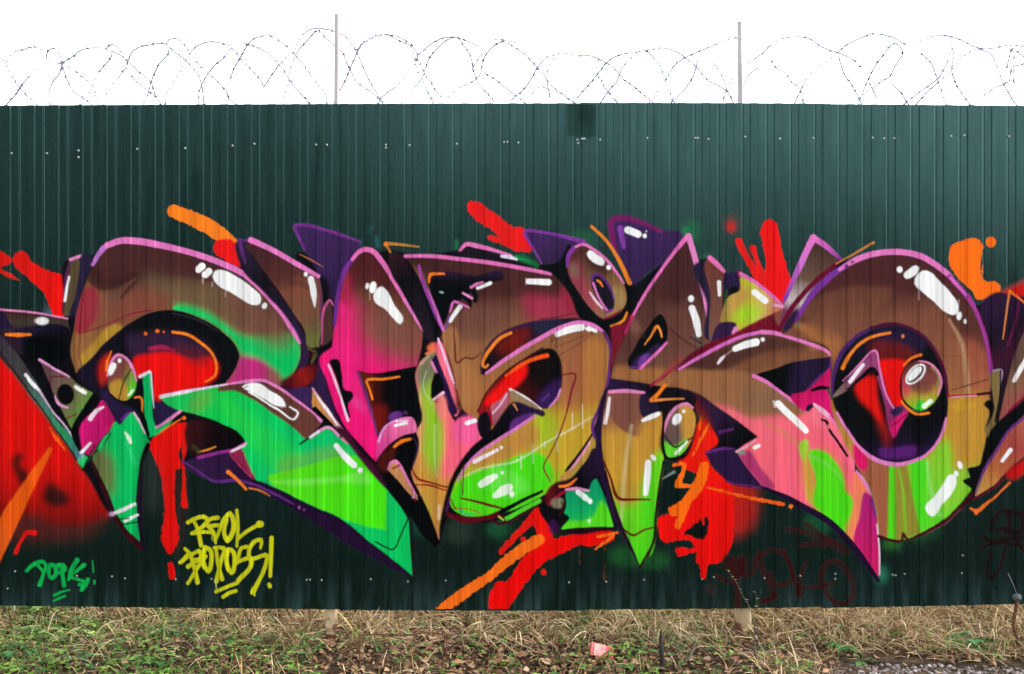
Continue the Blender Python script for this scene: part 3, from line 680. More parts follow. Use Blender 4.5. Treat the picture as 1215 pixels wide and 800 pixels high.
# right leg of the A
m = P('494 440, 500 428, 510 420, 518 414, 520 430, 514 446, 512 470, 518 480, 526 468, 534 490, 540 500, 544 496, 568 493*, 573 520, 560 532, 550 548, 540 570, 530 600, 521 641*, 508 610, 496 582, 487 562, 494 540, 497 522, 494 512, 500 502, 497 470', G(490, 500, 570, 505, (0, (230, 110, 130)), (.18, (200, 150, 84)), (.32, (148, 176, 46)), (.46, (214, 128, 92)), (.55, SALM), (1, (246, 96, 126))), soft=.5)
P('494 440, 506 424, 518 414, 518 440, 510 460, 502 470, 496 456', (118, 116, 84), soft=2.5, clip=m)
P('500 462, 512 450, 516 480, 522 500, 524 540, 512 560, 502 540, 504 500', (140, 196, 36), soft=4, op=.85, clip=m)
P('486 560, 496 530, 506 555, 530 568, 546 560, 522 645, 500 590', (196, 140, 54), soft=6, op=.95, clip=m)
S('500 432, 512 418', 2, (220, 214, 190), soft=1.5, op=.4, clip=m); S('506 440, 502 456, 512 480', [1, 1.5, 1], (224, 220, 190), soft=1, op=.5, clip=m); S('517 505, 516 540, 518 566', [4, 3, 2], (206, 220, 150), soft=1.6, op=.45, clip=m); S('521 600, 521 615', 3, (236, 226, 214), soft=2, op=.5)
S('489 556, 495 567, 512 573, 530 578', [1.5, 3, 2, 2.4], (136, 16, 22)); S('492 575, 510 576, 529 582', [1.2, 2.4, 1.6], (140, 16, 22))
S('518 414, 506 420', 3, (238, 124, 90), soft=1); P('507 412, 516 406, 516 418, 508 416', (244, 116, 78), soft=1.2)
m = P('516 412*, 520 404, 524 406, 532 428, 540 456, 546 486, 542 494, 532 466, 522 434', (240, 106, 128)); P('524 398, 532 404, 545 445, 550 484, 545 488, 540 460, 530 420', (116, 62, 42), soft=1.2); S('520 402, 528 424, 536 448, 541 460', [2.5, 2.6, 3, 2], (238, 190, 220)); S('540 456, 545 490', [2, 1], (150, 40, 40))
P('512 428, 517 421, 522 432, 536 470, 541 492, 537 492, 528 474, 518 452, 520 444', (40, 16, 60)); S('512 430, 518 442', [3.5, 2.6], (226, 130, 180)); P('512 456, 520 442, 526 452, 527 463, 518 470, 513 474, 511 468, 516 462, 512 460', BLACK); S('515 474, 526 466', [3, 3.6], (240, 190, 214)); P('516 476, 526 468, 530 478, 524 500, 518 490', (236, 120, 120), soft=1.5, op=.8)
P('540 500, 545 490, 560 486, 568 493, 556 495, 544 496, 538 505', (34, 14, 44)); S('546 480, 562 478, 570 482', 5, (56, 40, 40), soft=1.6, op=.8)
P('540 502, 546 497, 568 493, 572 514, 560 526, 540 520', (238, 92, 150), soft=2, op=.9, clip=None); S('569 494, 572 512', 1.4, (240, 190, 214)); S('554 502, 564 499', 5, WHITE); E(566, 499, 1.2, 1.4, WHITE)
m = P('447 528, 451 514, 458 505, 470 498, 490 496, 494 512, 480 516, 466 524, 456 534, 448 548', G(450, 530, 480, 500, (0, (214, 60, 140)), (1, (230, 112, 158)))); S('449 524, 456 508, 470 498.5, 488 496', [3, 3, 2, 1.5], (226, 140, 200)); S('469 505, 482 502', [3, 4], WHITE); S('470 500, 484 499', 1.2, WHITE)
P('447 548, 456 534, 468 524, 484 516, 494 515, 497 524, 494 544, 488 560, 498 584, 510 610, 522 644*, 516 649, 508 640, 488 613, 470 591, 456 568', (7, 4, 7)); P('448 546, 458 534, 468 528, 466 546, 458 560, 450 556', (84, 20, 16), soft=2, op=.8); S('490 518, 495 528, 490 552', [1, 2, 1.5], (60, 30, 70))
S('468 530, 476 524, 487 521', [3, 4.4, 3], (236, 120, 24)); m = P('460 557, 464 549, 470 546, 474 551, 482 568, 492 584, 496 593, 488 588, 474 572, 464 561', (190, 132, 82)); S('460 557, 464 549, 469 547, 474 552, 484 570, 493 586', [1.5, 3.5, 4, 2.6, 2.6, 2], (222, 120, 178)); S('466 556, 474 552', 2, (130, 24, 30)); S('490 590, 494 588', 3, (200, 130, 160)); S('492 594, 494 586', 1, (120, 20, 30))

# ---- the S
piece('letter_s')
S('458 289.5, 464 301, 470 311, 476 322', [3, 2.4, 2.2, 2], (214, 124, 44)); S('458 289, 472 290, 497 293', [4, 3, 2], (186, 124, 50)); E(458, 290, 2.6, 2.6, (244, 132, 34))
P('462 300, 478 304, 486 322, 500 350, 512 384, 516 406*, 508 404, 498 384, 482 352, 464 324', G(470, 305, 505, 395, (0, (44, 18, 26)), (.3, (16, 9, 15)), (1, (34, 22, 34))), soft=.8)
m = P('480 304*, 512 304, 545 307, 582 312, 620 318, 656 326, 670 341, 682 356, 692 374, 692 383, 706 386, 719 396, 725 414, 723 442, 717 474, 703 510*, 707 525, 690 552, 672 571, 642 589, 616 602, 590 610, 566 613, 546 610, 536 602, 533 590, 540 571, 553 551, 572 533, 568 500, 550 486, 545 470, 536 432, 525 398, 525 386, 512 356, 500 334, 492 320', G(600, 310, 610, 600, (0, (66, 32, 32)), (.13, (76, 40, 36)), (.2, (112, 68, 54)), (.36, (150, 98, 62)), (.62, (168, 106, 58)), (.8, (190, 156, 46)), (1, (90, 214, 30))), soft=.5)
P('530 306, 620 317, 657 326, 674 346, 664 352, 620 353, 584 350, 560 358, 540 372, 528 366', (74, 37, 35), soft=1.3, op=.8, clip=m)
P('486 316, 498 322, 512 352, 522 376, 516 384, 500 350', (128, 88, 62), soft=3, op=.9, clip=m)
P('620 350, 650 352, 676 354, 690 374, 660 380, 630 380', (164, 44, 72), soft=5, op=.85, clip=m); P('666 340, 684 360, 690 376, 676 374', (150, 36, 60), soft=2, op=.8, clip=m)
P('540 380, 580 366, 600 380, 584 400, 560 404, 540 396', (104, 66, 58), soft=4, op=.6, clip=m); P('526 390, 534 388, 550 440, 560 484, 546 482, 534 430', (170, 114, 72), soft=2, op=.7, clip=m)
P('545 420, 570 450, 572 470, 556 480, 548 450', (178, 118, 66), soft=4, op=.6, clip=m)
S('538 384, 540 410, 543 431, 553 424, 558 426, 572 418', [1, 1.4, 2, 2, 2, 1], (92, 34, 30), soft=.7)
P('668 430, 700 400, 716 420, 700 470, 676 470', (160, 92, 62), soft=8, op=.8, clip=m); P('702 400, 720 410, 722 450, 706 500, 690 515, 690 460', (176, 116, 52), soft=5, op=.8, clip=m)
P('640 484, 690 488, 712 478, 700 514, 706 526, 680 560, 640 548, 610 530', (192, 158, 42), soft=6, op=.85, clip=m)
P('634 494, 650 488, 660 520, 640 540, 636 510', (150, 196, 34), soft=5, op=.7, clip=m)
P('536 600, 540 578, 560 562, 590 552, 616 540, 640 537, 652 548, 656 568, 640 588, 600 606, 560 613', LIME, soft=1.6, clip=m)
P('556 552, 575 535, 604 520, 634 502, 640 520, 616 536, 580 552', (186, 128, 62), soft=3, op=.8, clip=m)
S('548 566, 575 555, 610 548, 650 524, 680 508, 703 494', [1, 2, 2, 2, 2, 1], (226, 226, 190), soft=1.2, op=.65, clip=m); P('584 552, 606 558, 628 580, 600 590, 580 575', (120, 226, 90), soft=3, op=.5, clip=m)
for u, a, b in ((632, 527, 550), (661, 512, 536), (679, 490, 510), (691, 480, 508), (646, 524, 530), (618, 540, 556)):
    S('%g %g, %g %g' % (u, a, u + .3, b), 1.3, (226, 224, 196), soft=.8, op=.65)
# S counters
m = P('570 440, 572 424, 580 408, 598 393, 622 384, 656 379, 694 379, 704 383, 690 384, 668 388, 640 402, 602 425, 577 444*, 571 445', G(580, 430, 690, 380, (0, (22, 10, 18)), (.3, (64, 18, 18)), (.5, (40, 18, 40)), (1, (30, 20, 40))), soft=.7)
P('600 400, 630 390, 626 404, 600 420, 590 416', (120, 26, 16), soft=4, op=.8, clip=m); S('571 442, 573 422, 584 404, 604 390, 640 382', [3, 4, 5, 6, 4], (50, 24, 66), soft=1, op=.8, clip=m); P('630 388, 668 380, 668 388, 640 398', (36, 36, 60), soft=2, op=.8, clip=m)
S('606 395, 594 401, 582 414, 574 427, 573 434, 576 436, 579 433', [3.5, 4, 4, 4, 4, 3, 2.5], (240, 130, 40)); S('577 443, 602 425, 640 402, 668 388, 690 383, 706 387, 716 394', [3, 4.6, 5, 5, 5.5, 5.5, 3], PINK)
S('716 394, 723 408, 723 436, 717 472, 703 510, 706 522', [3, 3.4, 3.4, 4, 4, 3], (100, 40, 116))
m = P('566 488*, 576 468, 598 443, 624 425, 644 414, 656 414, 664 424, 667 440, 666 458, 658 476, 648 485, 644 485, 625 473, 606 462*, 602 474, 592 490, 584 506, 576 512, 572 500', G(590, 480, 660, 430, (0, (150, 20, 20)), (.35, (70, 10, 10)), (.65, (22, 8, 10)), (1, (14, 8, 12))), soft=.7)
P('574 480, 588 462, 604 444, 624 431, 626 438, 616 456, 606 464, 596 474, 584 482', (238, 16, 14), soft=1.6, clip=m); P('566 490, 580 484, 594 478, 586 500, 574 508', (140, 16, 40), soft=2, op=.8, clip=m)
S('600 446, 624 430, 640 424, 649 422', [2.5, 4.5, 4.5, 5], (248, 84, 20), soft=1, clip=m); P('640 470, 666 450, 664 470, 650 486, 636 480', (52, 24, 78), soft=2.5, clip=m); S('644 475, 651 468', 3, (86, 44, 120), soft=.9)
S('605 462, 622 471, 642 485', [3, 3, 1.5], (234, 226, 222)); S('652 483, 660 474, 665 462', [2, 2.6, 2], (220, 130, 196)); S('567 488, 577 467, 598 443, 624 425, 644 413', 2, (60, 8, 22), soft=1)
P('606 463, 622 472, 640 484, 628 482, 610 477', (146, 120, 88)); P('582 482, 594 474, 603 464, 604 476, 596 490, 586 508, 584 494', G(584, 500, 602, 466, (0, (150, 80, 90)), (1, (196, 100, 122)))); S('585 490, 594 480, 601 468', 2, (228, 180, 200), soft=.8)
P('568 494, 577 488, 582 500, 581 516, 574 520', (20, 10, 20))
P('574 518, 586 506, 598 488, 608 477, 630 483, 647 491, 646 494, 634 491, 610 508, 588 522, 570 534, 553 549, 542 568, 535 588, 529 616, 522 645*, 521 635, 526 600, 536 566, 548 545, 560 530', G(580, 520, 640, 485, (0, (10, 6, 12)), (.5, (16, 8, 20)), (1, (44, 20, 60))), soft=.6)
P('606 502, 622 492, 634 490, 616 506, 604 513', (88, 40, 116), soft=1); S('610 480, 614 487', [3, 1], (190, 130, 70), soft=.8)
S('634 494, 610 510, 588 524, 570 536, 554 552, 543 570', [3, 4, 3.5, 3.5, 3, 2], (216, 116, 186)); S('533 592, 530 606', 3, (70, 20, 80), soft=1)
S('563 548, 576 541, 590 534', [5, 4.6, 3.6], (240, 222, 226)); E(595, 531, 1.8, 2, WHITE); S('571 575, 580 569, 588 565', [8, 9.5, 6], (228, 240, 216)); E(596, 561, 1.6, 2, WHITE); S('588 588, 598 582, 604 578', [7, 12, 9], (226, 238, 216)); E(607, 586, 3.4, 3.6, (226, 238, 216), ang=-30)
S('550.5 552, 549.5 570, 549 587', 1.6, (90, 20, 30)); S('547 591, 560 594, 576 598, 598 604', [2, 3, 3.4, 2.4], (96, 14, 18)); S('535 592, 538 600, 541 604', [1, 2, 2], (110, 16, 20)); S('546 604, 552 610, 562 610', [4, 3, 2], (60, 170, 120), op=.7); S('541 603, 556 604, 570 609', 1.4, (170, 70, 30))
S('531 610, 540 614, 556 617, 574 615, 594 609', [4, 8, 7, 6, 7], (92, 6, 22)); S('594 608, 612 598, 628 590, 643 583', [6, 5, 4, 3.5], (10, 5, 8)); S('584 617, 592 622, 600 620, 620 610, 640 597, 655 583', [3, 4, 4, 3, 3, 4], (60, 6, 22)); S('600 616, 620 605, 640 594', [5, 5, 5], (80, 208, 36)); S('586 612, 594 612, 600 619', 2.4, (70, 8, 24)); S('592 613, 597 617', 2.2, (180, 190, 60))
S('668 445, 682 443.5, 678 464, 672 490, 664 514, 654 536, 645 555, 653 571', [1.8, 2.6, 2.2, 2, 1.8, 1.4, 2, 1.8], (128, 16, 36), soft=.7)
for s in ('655 398, 653 412', '658 412, 680 404, 703 395', '664 421, 684 410, 704 396', '661 398, 659 412'):
    S(s, 1.2, (110, 52, 40), soft=.7, op=.8)
S('661 397, 676 391, 690 388.5', [6, 8.5, 8], WHITE); P('694 390, 698 387, 703 389, 709 392, 708 395, 702 393, 697 393', WHITE)
S('702 516, 690 536, 672 559', [2.5, 5, 4.5], (8, 5, 6)); S('700 524, 690 540, 676 559', [2, 3, 2.5], (226, 140, 180)); P('706 520, 707 526, 690 552, 674 570, 664 574, 664 568, 684 552, 698 532', (176, 140, 60), soft=.8)
P('648 584, 660 572, 676 568, 690 556, 706 532, 711 540, 712 556, 702 578, 690 580, 672 577, 656 590, 650 600', G(655, 590, 700, 550, (0, (96, 10, 20)), (.3, (60, 8, 26)), (.6, (10, 6, 12)), (1, (30, 14, 40))), soft=.8); S('664 577, 674 576, 684 568', [3, 3.5, 1.5], (244, 120, 40)); S('648 604, 660 590, 674 580', [3, 4, 2], (150, 16, 40)); S('666 566, 676 562', 3, (186, 120, 60))
# top arm details
P('507 326, 530 322, 562 327, 597 325, 598 330, 578 335, 564 339, 556 350, 546 356, 536 364, 530 380, 526 388*, 519 370, 512 350', G(540, 322, 540, 345, (0, (44, 22, 54)), (.5, (14, 8, 14)), (1, (8, 6, 9))), soft=.8)
S('497 316, 503 338, 512 360, 520 380, 526 392', [3.4, 4, 4.6, 4.4, 3], (150, 58, 146)); S('508 344, 518 370, 526 392', [1, 3.4, 3], (206, 104, 186)); S('558 341, 564 350, 564 357', [6, 6, 5], (12, 8, 12)); S('549 350, 557 358, 558 363', [6, 6, 4], (12, 8, 12))
S('559 341, 566 337, 573 335', [3.4, 3.4, 2], (214, 120, 176)); S('567 342, 575 339, 582 336', [3.6, 4, 4], WHITE); S('549.5 348, 560 354', [2.6, 3], (222, 140, 190)); S('534 370, 539 358, 546 360, 556 365', [2, 3, 2.6, 2], (214, 110, 180)); S('534 381, 540 372, 546 364', [4.5, 5, 5.5], WHITE); S('529 390, 533 376', 2, (120, 60, 160), soft=1); S('509 335, 510.5 326, 518 325, 527 325', [2, 4, 3, 2.5], (246, 120, 28)); E(524, 347, 2.6, 1, (160, 190, 190), ang=10)
P('542 301, 553 292, 580 298, 610 308, 636 318, 618 317, 582 311, 546 306', (28, 17, 28), soft=.8); S('546 297, 553 290, 566 292, 586 297, 606 303', [3.4, 5.5, 5, 3.6, 3], (226, 116, 176)); S('596 304, 604 305, 613 308', [4, 5, 2.4], (226, 214, 232)); S('542 286, 541 294', 3, (20, 150, 80), soft=3, op=.5)
S('481 304, 512 304, 545 307.5, 582 312, 620 318.5, 653 325', [4, 4.6, 4.6, 4.8, 4.6, 4], (224, 110, 176)); S('627 334, 640 334.5, 651 335', [6.5, 7, 7.5], WHITE); S('624 330, 624 338', 1, WHITE, op=.6)
S('640 379, 664 376, 680 372', 1.4, (90, 14, 40)); S('655 406, 660 396', .8, (70, 40, 40))
# leaf-shaped loop over the S
piece('letter_s_loop')
P('640 316, 662 311, 676 290, 680 300, 675 322, 686 346, 702 370, 716 380, 738 372, 744 350, 750 340, 756 350, 748 374, 736 394, 728 412, 722 396, 708 384, 690 379, 676 350, 664 330', (12, 9, 14), soft=.7)
m = P('681 292, 690 288.5, 702 293, 720 308, 735 327, 742 344, 743 358, 737 369, 726 375, 716 378, 702 367, 687 347, 675 326, 673 308', G(690, 300, 722, 372, (0, (86, 44, 40)), (.35, (104, 70, 50)), (.7, (136, 94, 60)), (1, (150, 116, 74))), soft=.5)
P('674 316, 684 310, 692 330, 706 356, 716 376, 702 368, 684 344', (166, 50, 82), soft=4, op=.8, clip=m); P('678 312, 686 318, 684 330, 677 324', (96, 110, 76), soft=2.5, op=.7, clip=m); P('692 296, 716 312, 724 326, 706 322, 696 312', (64, 26, 30), soft=3, op=.8, clip=m); P('726 340, 740 344, 741 360, 730 370', (160, 130, 76), soft=3, op=.8, clip=m)
m2 = P('702 332, 706 325, 714 329, 724 342, 729 356, 727 368, 721 371, 712 360, 704 346', (28, 20, 36)); S('703 338, 703 329, 708 325, 716 331, 725 344, 729 358', [3, 3.4, 3.4, 3, 2.4, 1.6], (96, 42, 116)); S('704 336, 709 350, 720 369', [2.4, 2.4, 3], (220, 120, 184)); S('719 371, 726 368', 3, (132, 50, 140)); S('709 333, 712 335, 715 340', [2.4, 3, 1.8], (240, 124, 48)); S('700 347, 706 356, 715 366', [2, 3, 2], (236, 200, 214))
S('673 316, 675 302, 682 293', [3, 5, 5], (132, 54, 150)); S('683 293, 691 290, 704 296, 720 309, 734 327, 740 336', [3, 3.6, 3.6, 3.4, 3.2, 2], (222, 116, 180)); P('696 301, 700 297, 708 302, 717 309, 716 315, 709 314, 700 308', WHITE); E(722, 317.5, 2.8, 3, WHITE)
S('716 379, 728 374, 740 366', [2, 3, 1], (130, 20, 40)); S('744 371, 740 380, 732 385, 725 387', [2.4, 3, 3, 2.4], (238, 138, 40))
P('727 386, 740 384, 748 372, 748 388, 738 408, 728 432, 724 440, 726 410', G(730, 390, 740, 430, (0, (120, 18, 44)), (1, (104, 24, 28))), soft=1)
# ---- the K
piece('letter_k')
m = P('817 284*, 802 299, 782 324, 766 348, 752 372, 744 394, 732 420, 724 449*, 760 454, 802 462, 826 468, 852 484, 876 500, 898 518*, 880 530, 874 536*, 888 558, 906 578, 932 589, 956 602, 982 616, 1010 643, 1041 686*, 1043 650, 1039 602, 1030 580, 1015 557*, 1013 538, 1002 518, 986 497, 966 480, 956 489*, 938 473, 918 460, 893 445*, 920 437, 960 427, 985 423*, 982 417, 944 402, 918 394, 904 393, 880 399, 850 413, 843 404, 842 385, 836 350, 828 318', G(790, 300, 960, 560, (0, (66, 34, 32)), (.22, (92, 54, 46)), (.42, (118, 76, 60)), (.56, (152, 102, 62)), (.66, (168, 112, 70)), (.73, (236, 104, 112)), (1, SALM)), soft=.5)
P('800 310, 818 290, 830 330, 838 370, 820 350, 800 364, 780 352', (66, 32, 32), soft=4, op=.8, clip=m); P('780 372, 800 362, 820 376, 830 400, 800 420, 790 400', (104, 62, 52), soft=4, op=.6, clip=m)
P('728 438, 760 436, 800 446, 796 460, 760 453, 726 448', (160, 104, 58), soft=2.5, op=.9, clip=m); P('800 446, 850 452, 890 448, 930 470, 900 478, 850 470', (152, 100, 60), soft=3, op=.8, clip=m)
P('806 437, 850 415, 905 396, 950 406, 960 412, 900 424, 860 440, 820 444', (70, 36, 34), soft=3, op=.9, clip=m); P('880 432, 960 414, 984 420, 984 424, 920 437, 894 444, 860 450', (116, 68, 48), soft=2.5, op=.8, clip=m)
P('848 476, 880 482, 900 488, 910 500, 880 500', (238, 110, 116), soft=3, op=.7, clip=m); P('884 488, 920 476, 956 487, 940 496, 890 497', (150, 88, 62), soft=3, op=.7, clip=m)
P('800 446, 850 440, 896 444, 956 489, 924 493, 892 497, 872 490, 848 480, 822 466, 802 460', G(830, 450, 910, 494, (0, (152, 100, 60)), (.6, (146, 98, 66)), (1, (150, 106, 62))), soft=2, clip=m)
P('848 479, 866 484, 890 496, 930 493, 944 520, 900 520, 870 498', (240, 104, 120), soft=3, op=.9, clip=m)
P('880 470, 920 462, 948 484, 900 489', (128, 92, 76), soft=4, op=.55, clip=m)
P('960 490, 968 482, 1000 518, 1012 540, 1014 560, 990 520', (248, 122, 142), soft=2, op=.6, clip=m)
P('875 538, 886 534, 902 554, 918 580, 906 578, 890 560', (176, 52, 104), soft=1.2, clip=m)
S('906 500, 930 514, 952 530', [3, 5, 4], (206, 130, 80), soft=2.5, op=.6, clip=m)
P('950 524, 956 521, 960 545, 966 580, 972 604, 960 596, 956 560', (140, 206, 40), soft=1, op=.9, clip=m); P('956 540, 964 534, 976 532, 994 545, 1008 580, 1016 600, 1012 642, 990 624, 966 604', (206, 140, 58), soft=3, op=.8, clip=m)
P('962 534, 976 535, 990 547, 1000 564, 1004 584, 1010 590, 1009 620, 1004 638, 994 630, 976 610, 966 600, 968 570', G(970, 540, 1000, 630, (0, (88, 212, 28)), (1, (70, 220, 16))), soft=1, clip=m); S('960 541, 980 550, 1002 572', [4, 3, 2], (130, 210, 90), soft=2, op=.5, clip=m)
P('1014 560, 1028 580, 1030 600, 1014 642, 1006 640, 1012 600', (238, 130, 84), soft=2, op=.9, clip=m)
P('1028 584, 1036 592, 1042 640, 1043 686*, 1026 666, 1012 642, 1019 616', G(1028, 590, 1030, 680, (0, (172, 30, 110)), (1, (200, 26, 92))), soft=.7, clip=m)
S('1004 524, 1012 538, 1014 556', [2, 2.4, 2], (232, 150, 196)); S('1015 558, 1026 572, 1033 586', [2, 5, 3], (228, 130, 190)); S('1035 592, 1038 612', 3, (110, 40, 120)); S('1040 622, 1043 650, 1043.5 682', [1.5, 2.4, 2], (226, 196, 216)); S('1014 542, 1014.5 559', [3, 2], (70, 14, 50))
S('975 498, 980 500, 984 510, 994 524, 1005 541', [2.5, 4, 3, 3.4, 2.6], (10, 5, 8)); E(983, 506, 2, 3, (236, 110, 130))
S('862 571, 884 576, 908 579, 930 590', [2.5, 3.5, 3, 3], (92, 34, 96), soft=.9); S('905 579, 930 589, 956 603, 982 618, 1010 646, 1042 689', [4, 7, 8, 8, 8, 5], (30, 9, 40))
P('836 537*, 854 533, 872 531*, 876 540, 890 560, 905 578*, 888 575, 868 572, 852 560', (42, 20, 58)); S('838 537, 854 533, 870 531', [3, 4, 4], (92, 40, 112)); S('895 531, 900 529', 4.5, WHITE); S('874 536, 884 531, 896 522', [3, 3, 2], (236, 160, 180)); E(880, 537, 4, 3, (120, 150, 130), soft=1)
P('812 462, 830 468, 852 484, 876 501, 899 518*, 884 527, 872 532, 858 528, 846 510, 834 490, 822 476', G(830, 470, 880, 530, (0, (52, 18, 42)), (.4, (44, 22, 54)), (.8, (12, 8, 14)), (1, (8, 5, 8))), soft=.7); S('854 513, 869 509', [4.5, 3], (88, 34, 96)); S('863 512, 863 528', 1, (60, 20, 20)); P('822 470, 836 486, 846 512, 838 505, 826 490', (120, 20, 20), soft=2.5, op=.8)
P('723 449*, 745 453, 780 459, 812 462, 826 472, 822 486, 806 478, 790 488, 764 496, 763 467, 722 466', G(740, 455, 810, 470, (0, (38, 20, 54)), (.5, (14, 9, 14)), (1, (22, 12, 24))), soft=.7)
m2 = P('785 373, 790 381, 791 404, 778 420, 761 437, 748 437, 745 431, 752 414, 766 392', (10, 7, 10)); P('756 424, 768 418, 776 410, 784 408, 780 418, 762 436, 748 436', (44, 28, 62), soft=1, clip=m2); P('757 430, 764 421, 771 420, 766 428, 758 436', (112, 56, 150), soft=.8); S('748 436, 758 436', 3, (90, 40, 110)); S('760 437, 774 424, 791 407', [3.6, 3.6, 3], (222, 108, 180)); S('765 409, 773 398, 780 387, 783 392, 785 400', [1.4, 2, 3, 2.6, 1.8], (240, 140, 50))
S('754 392, 764 400', [1, 2.5], (50, 26, 26)); S('794 389, 806 400, 826 413', [1.4, 1.6, 1.2], (70, 24, 34), soft=.7); P('748 374, 758 384, 760 396, 750 396', (140, 90, 76), soft=3, op=.6, clip=m)
S('816 280, 802 297, 782 324, 766 348, 750 376', [6, 4, 3.6, 3.6, 2.6], (224, 106, 178)); S('817 280, 824 304, 834 344, 841 384, 843 400', [7, 6.6, 5.6, 4.6, 3], (226, 130, 188)); S('812 275, 816 272', 6, (20, 150, 76), soft=4, op=.6); S('750 376, 742 396', [4, 2], (190, 40, 100))
E(820, 354.5, 3.6, 4, WHITE); S('821 366, 826 380, 829 397', [8, 8.6, 6.5], WHITE); S('822 400, 838 412, 846 402', [3, 5, 2], (84, 100, 90), soft=1.4, op=.8); S('820 400, 832 408', 2, (60, 30, 30))
# little blade and yellow arm
P('826 312, 840 310, 843 345, 848 404, 841 404, 838 360', (38, 26, 52), soft=.8)
m = P('840 307, 845 305, 858 322, 860 332, 858 362, 853 396, 846 404, 843 350', G(845, 310, 852, 395, (0, (106, 52, 42)), (1, (122, 80, 66)))); S('842 306, 850 313, 859 322', [6, 6, 4], (226, 112, 176)); S('853 335, 853.5 350', [5, 4], WHITE); S('860 330, 858 362, 854 396', 1.8, (14, 16, 16))
P('860 327, 874 322, 879 332, 877 346, 871 352, 863 350', (40, 24, 60)); P('863 344, 876 340, 872 352, 866 352', BLACK, soft=1); S('876 322, 879 334, 878 344', [4, 3, 2], (120, 20, 60))
m = P('864 352, 878 345, 879 328, 892 332, 908 344, 922 355, 932 366, 916 374, 896 384, 876 394, 869 385, 856 384, 858 365', G(862, 360, 920, 370, (0, (160, 130, 64)), (.35, (186, 186, 40)), (.7, (206, 176, 90)), (1, (196, 110, 90)))); P('866 352, 880 340, 892 346, 884 360, 866 372', (190, 140, 72), soft=3, op=.8, clip=m); P('870 376, 890 362, 904 366, 890 384', (150, 214, 30), soft=4, op=.7, clip=m); S('879 325, 894 334, 916 351, 931 365', [4.6, 4.6, 4, 3], (222, 104, 170)); S('895 347, 908 357', 7.5, WHITE); S('862 345, 860 362', 2, (50, 120, 70), soft=1.5, op=.6)
P('853 384, 874 385, 872 394, 866 400, 854 406, 846 410', (50, 24, 62)); P('868 398, 873 387, 876 390, 874 396', (226, 130, 176)); S('918 362, 928 364, 934 366', 3, (226, 170, 210), op=.8)
P('800 440, 814 424, 842 406, 866 398, 884 388, 904 378, 932 366*, 932 380, 926 393, 904 391, 880 397, 850 411, 820 428', G(810, 430, 930, 375, (0, (88, 8, 34)), (.6, (120, 10, 34)), (1, (110, 14, 40))), soft=.7); P('918 374, 934 366, 930 390, 922 384', (130, 76, 56), soft=1, op=.9)
S('772 458, 790 444, 800 434', [3, 5, 3], (130, 14, 46)); S('775 457, 800 433', 1.2, (190, 80, 80)); P('786 446, 800 430, 806 420, 808 428, 798 440', (170, 50, 60), soft=2.5, op=.6)
S('806 438, 828 425, 850 413, 880 399.5, 904 393.5', [3, 4, 4.4, 4.4, 4], (214, 106, 184)); S('904 394, 918 395, 944 402.5, 968 411, 981 417, 985 421', [5, 5, 4.4, 4, 4, 3], PINK)
S('872 414, 885 409, 897 406', [7, 8.5, 9], WHITE); E(905, 403, 2.4, 2.6, WHITE); S('852 431, 856 426, 860 422', [3, 4, 2], (236, 220, 226)); S('860 422, 868 416', 1.4, (170, 130, 130))
m2 = P('893 445*, 912 440, 936 431, 960 426.5, 986 424*, 985 436, 972 450, 958 463, 940 469, 922 462', G(910, 440, 970, 450, (0, (8, 6, 7)), (.4, (10, 7, 9)), (.55, (36, 20, 50)), (1, (34, 18, 48)))); S('986 424, 985 435, 972 448, 958 462', [2, 3.5, 3, 2], (98, 38, 110), soft=.9); S('894 446, 912 455, 920 461, 938 474, 956 488', [4.6, 4.4, 3, 4, 2.4], PINK)
P('938 470, 958 463, 972 450, 985 437, 984 456, 987 478, 996 500, 1012 524, 1030 544, 1018 552, 1013 538, 1002 518, 986 497, 966 480, 957 488', G(950, 465, 1020, 540, (0, (190, 16, 84)), (.3, (222, 20, 112)), (.7, (176, 30, 96)), (1, (210, 20, 90)))); S('964 463, 974 460, 984 461', [4, 5, 4], (9, 5, 7)); P('956 488, 958 481, 966 479, 960 488', (30, 16, 44)); S('966 480, 974 486, 983 494', [3, 6, 5], (238, 180, 206)); S('984 494, 1000 514, 1012 536', [3, 2.6, 2], (226, 120, 176)); S('992 488, 1000 504, 1014 522', [2, 3, 2.4], (232, 140, 200))
S('923 479, 932 488, 944 499, 956 511', [8, 8, 8, 7], WHITE); S('918 476, 919 483', 2, (236, 220, 210), soft=1)
# stem of the K
P('714 470, 722 458, 728 466, 716 500, 717 550, 734 622, 759 674, 748 655, 728 616, 716 580, 708 545, 708 500', (36, 16, 50), soft=.8)
m = P('720 466*, 763 466*, 762 496*, 785 488*, 786 520, 787 552, 781 590, 777 640, 775 654, 758 672*, 747 652, 735 624, 725 592, 718 556, 714 520, 716 490', G(740, 480, 756, 660, (0, (128, 78, 60)), (.1, (150, 96, 60)), (.2, (190, 140, 52)), (.5, (192, 146, 46)), (.68, (110, 200, 30)), (1, (70, 208, 22))), soft=.5)
P('724 468, 762 468, 756 518, 738 510, 728 500', (126, 76, 62), soft=1, clip=m); P('762 500, 786 490, 786 556, 772 570, 758 540', (194, 140, 52), soft=4, op=.8, clip=m); P('774 545, 788 530, 784 586, 776 640, 764 630, 760 590', (76, 214, 26), soft=4, op=.9, clip=m); P('728 580, 758 576, 758 590, 740 600, 728 590', (180, 130, 50), soft=4, op=.8, clip=m)
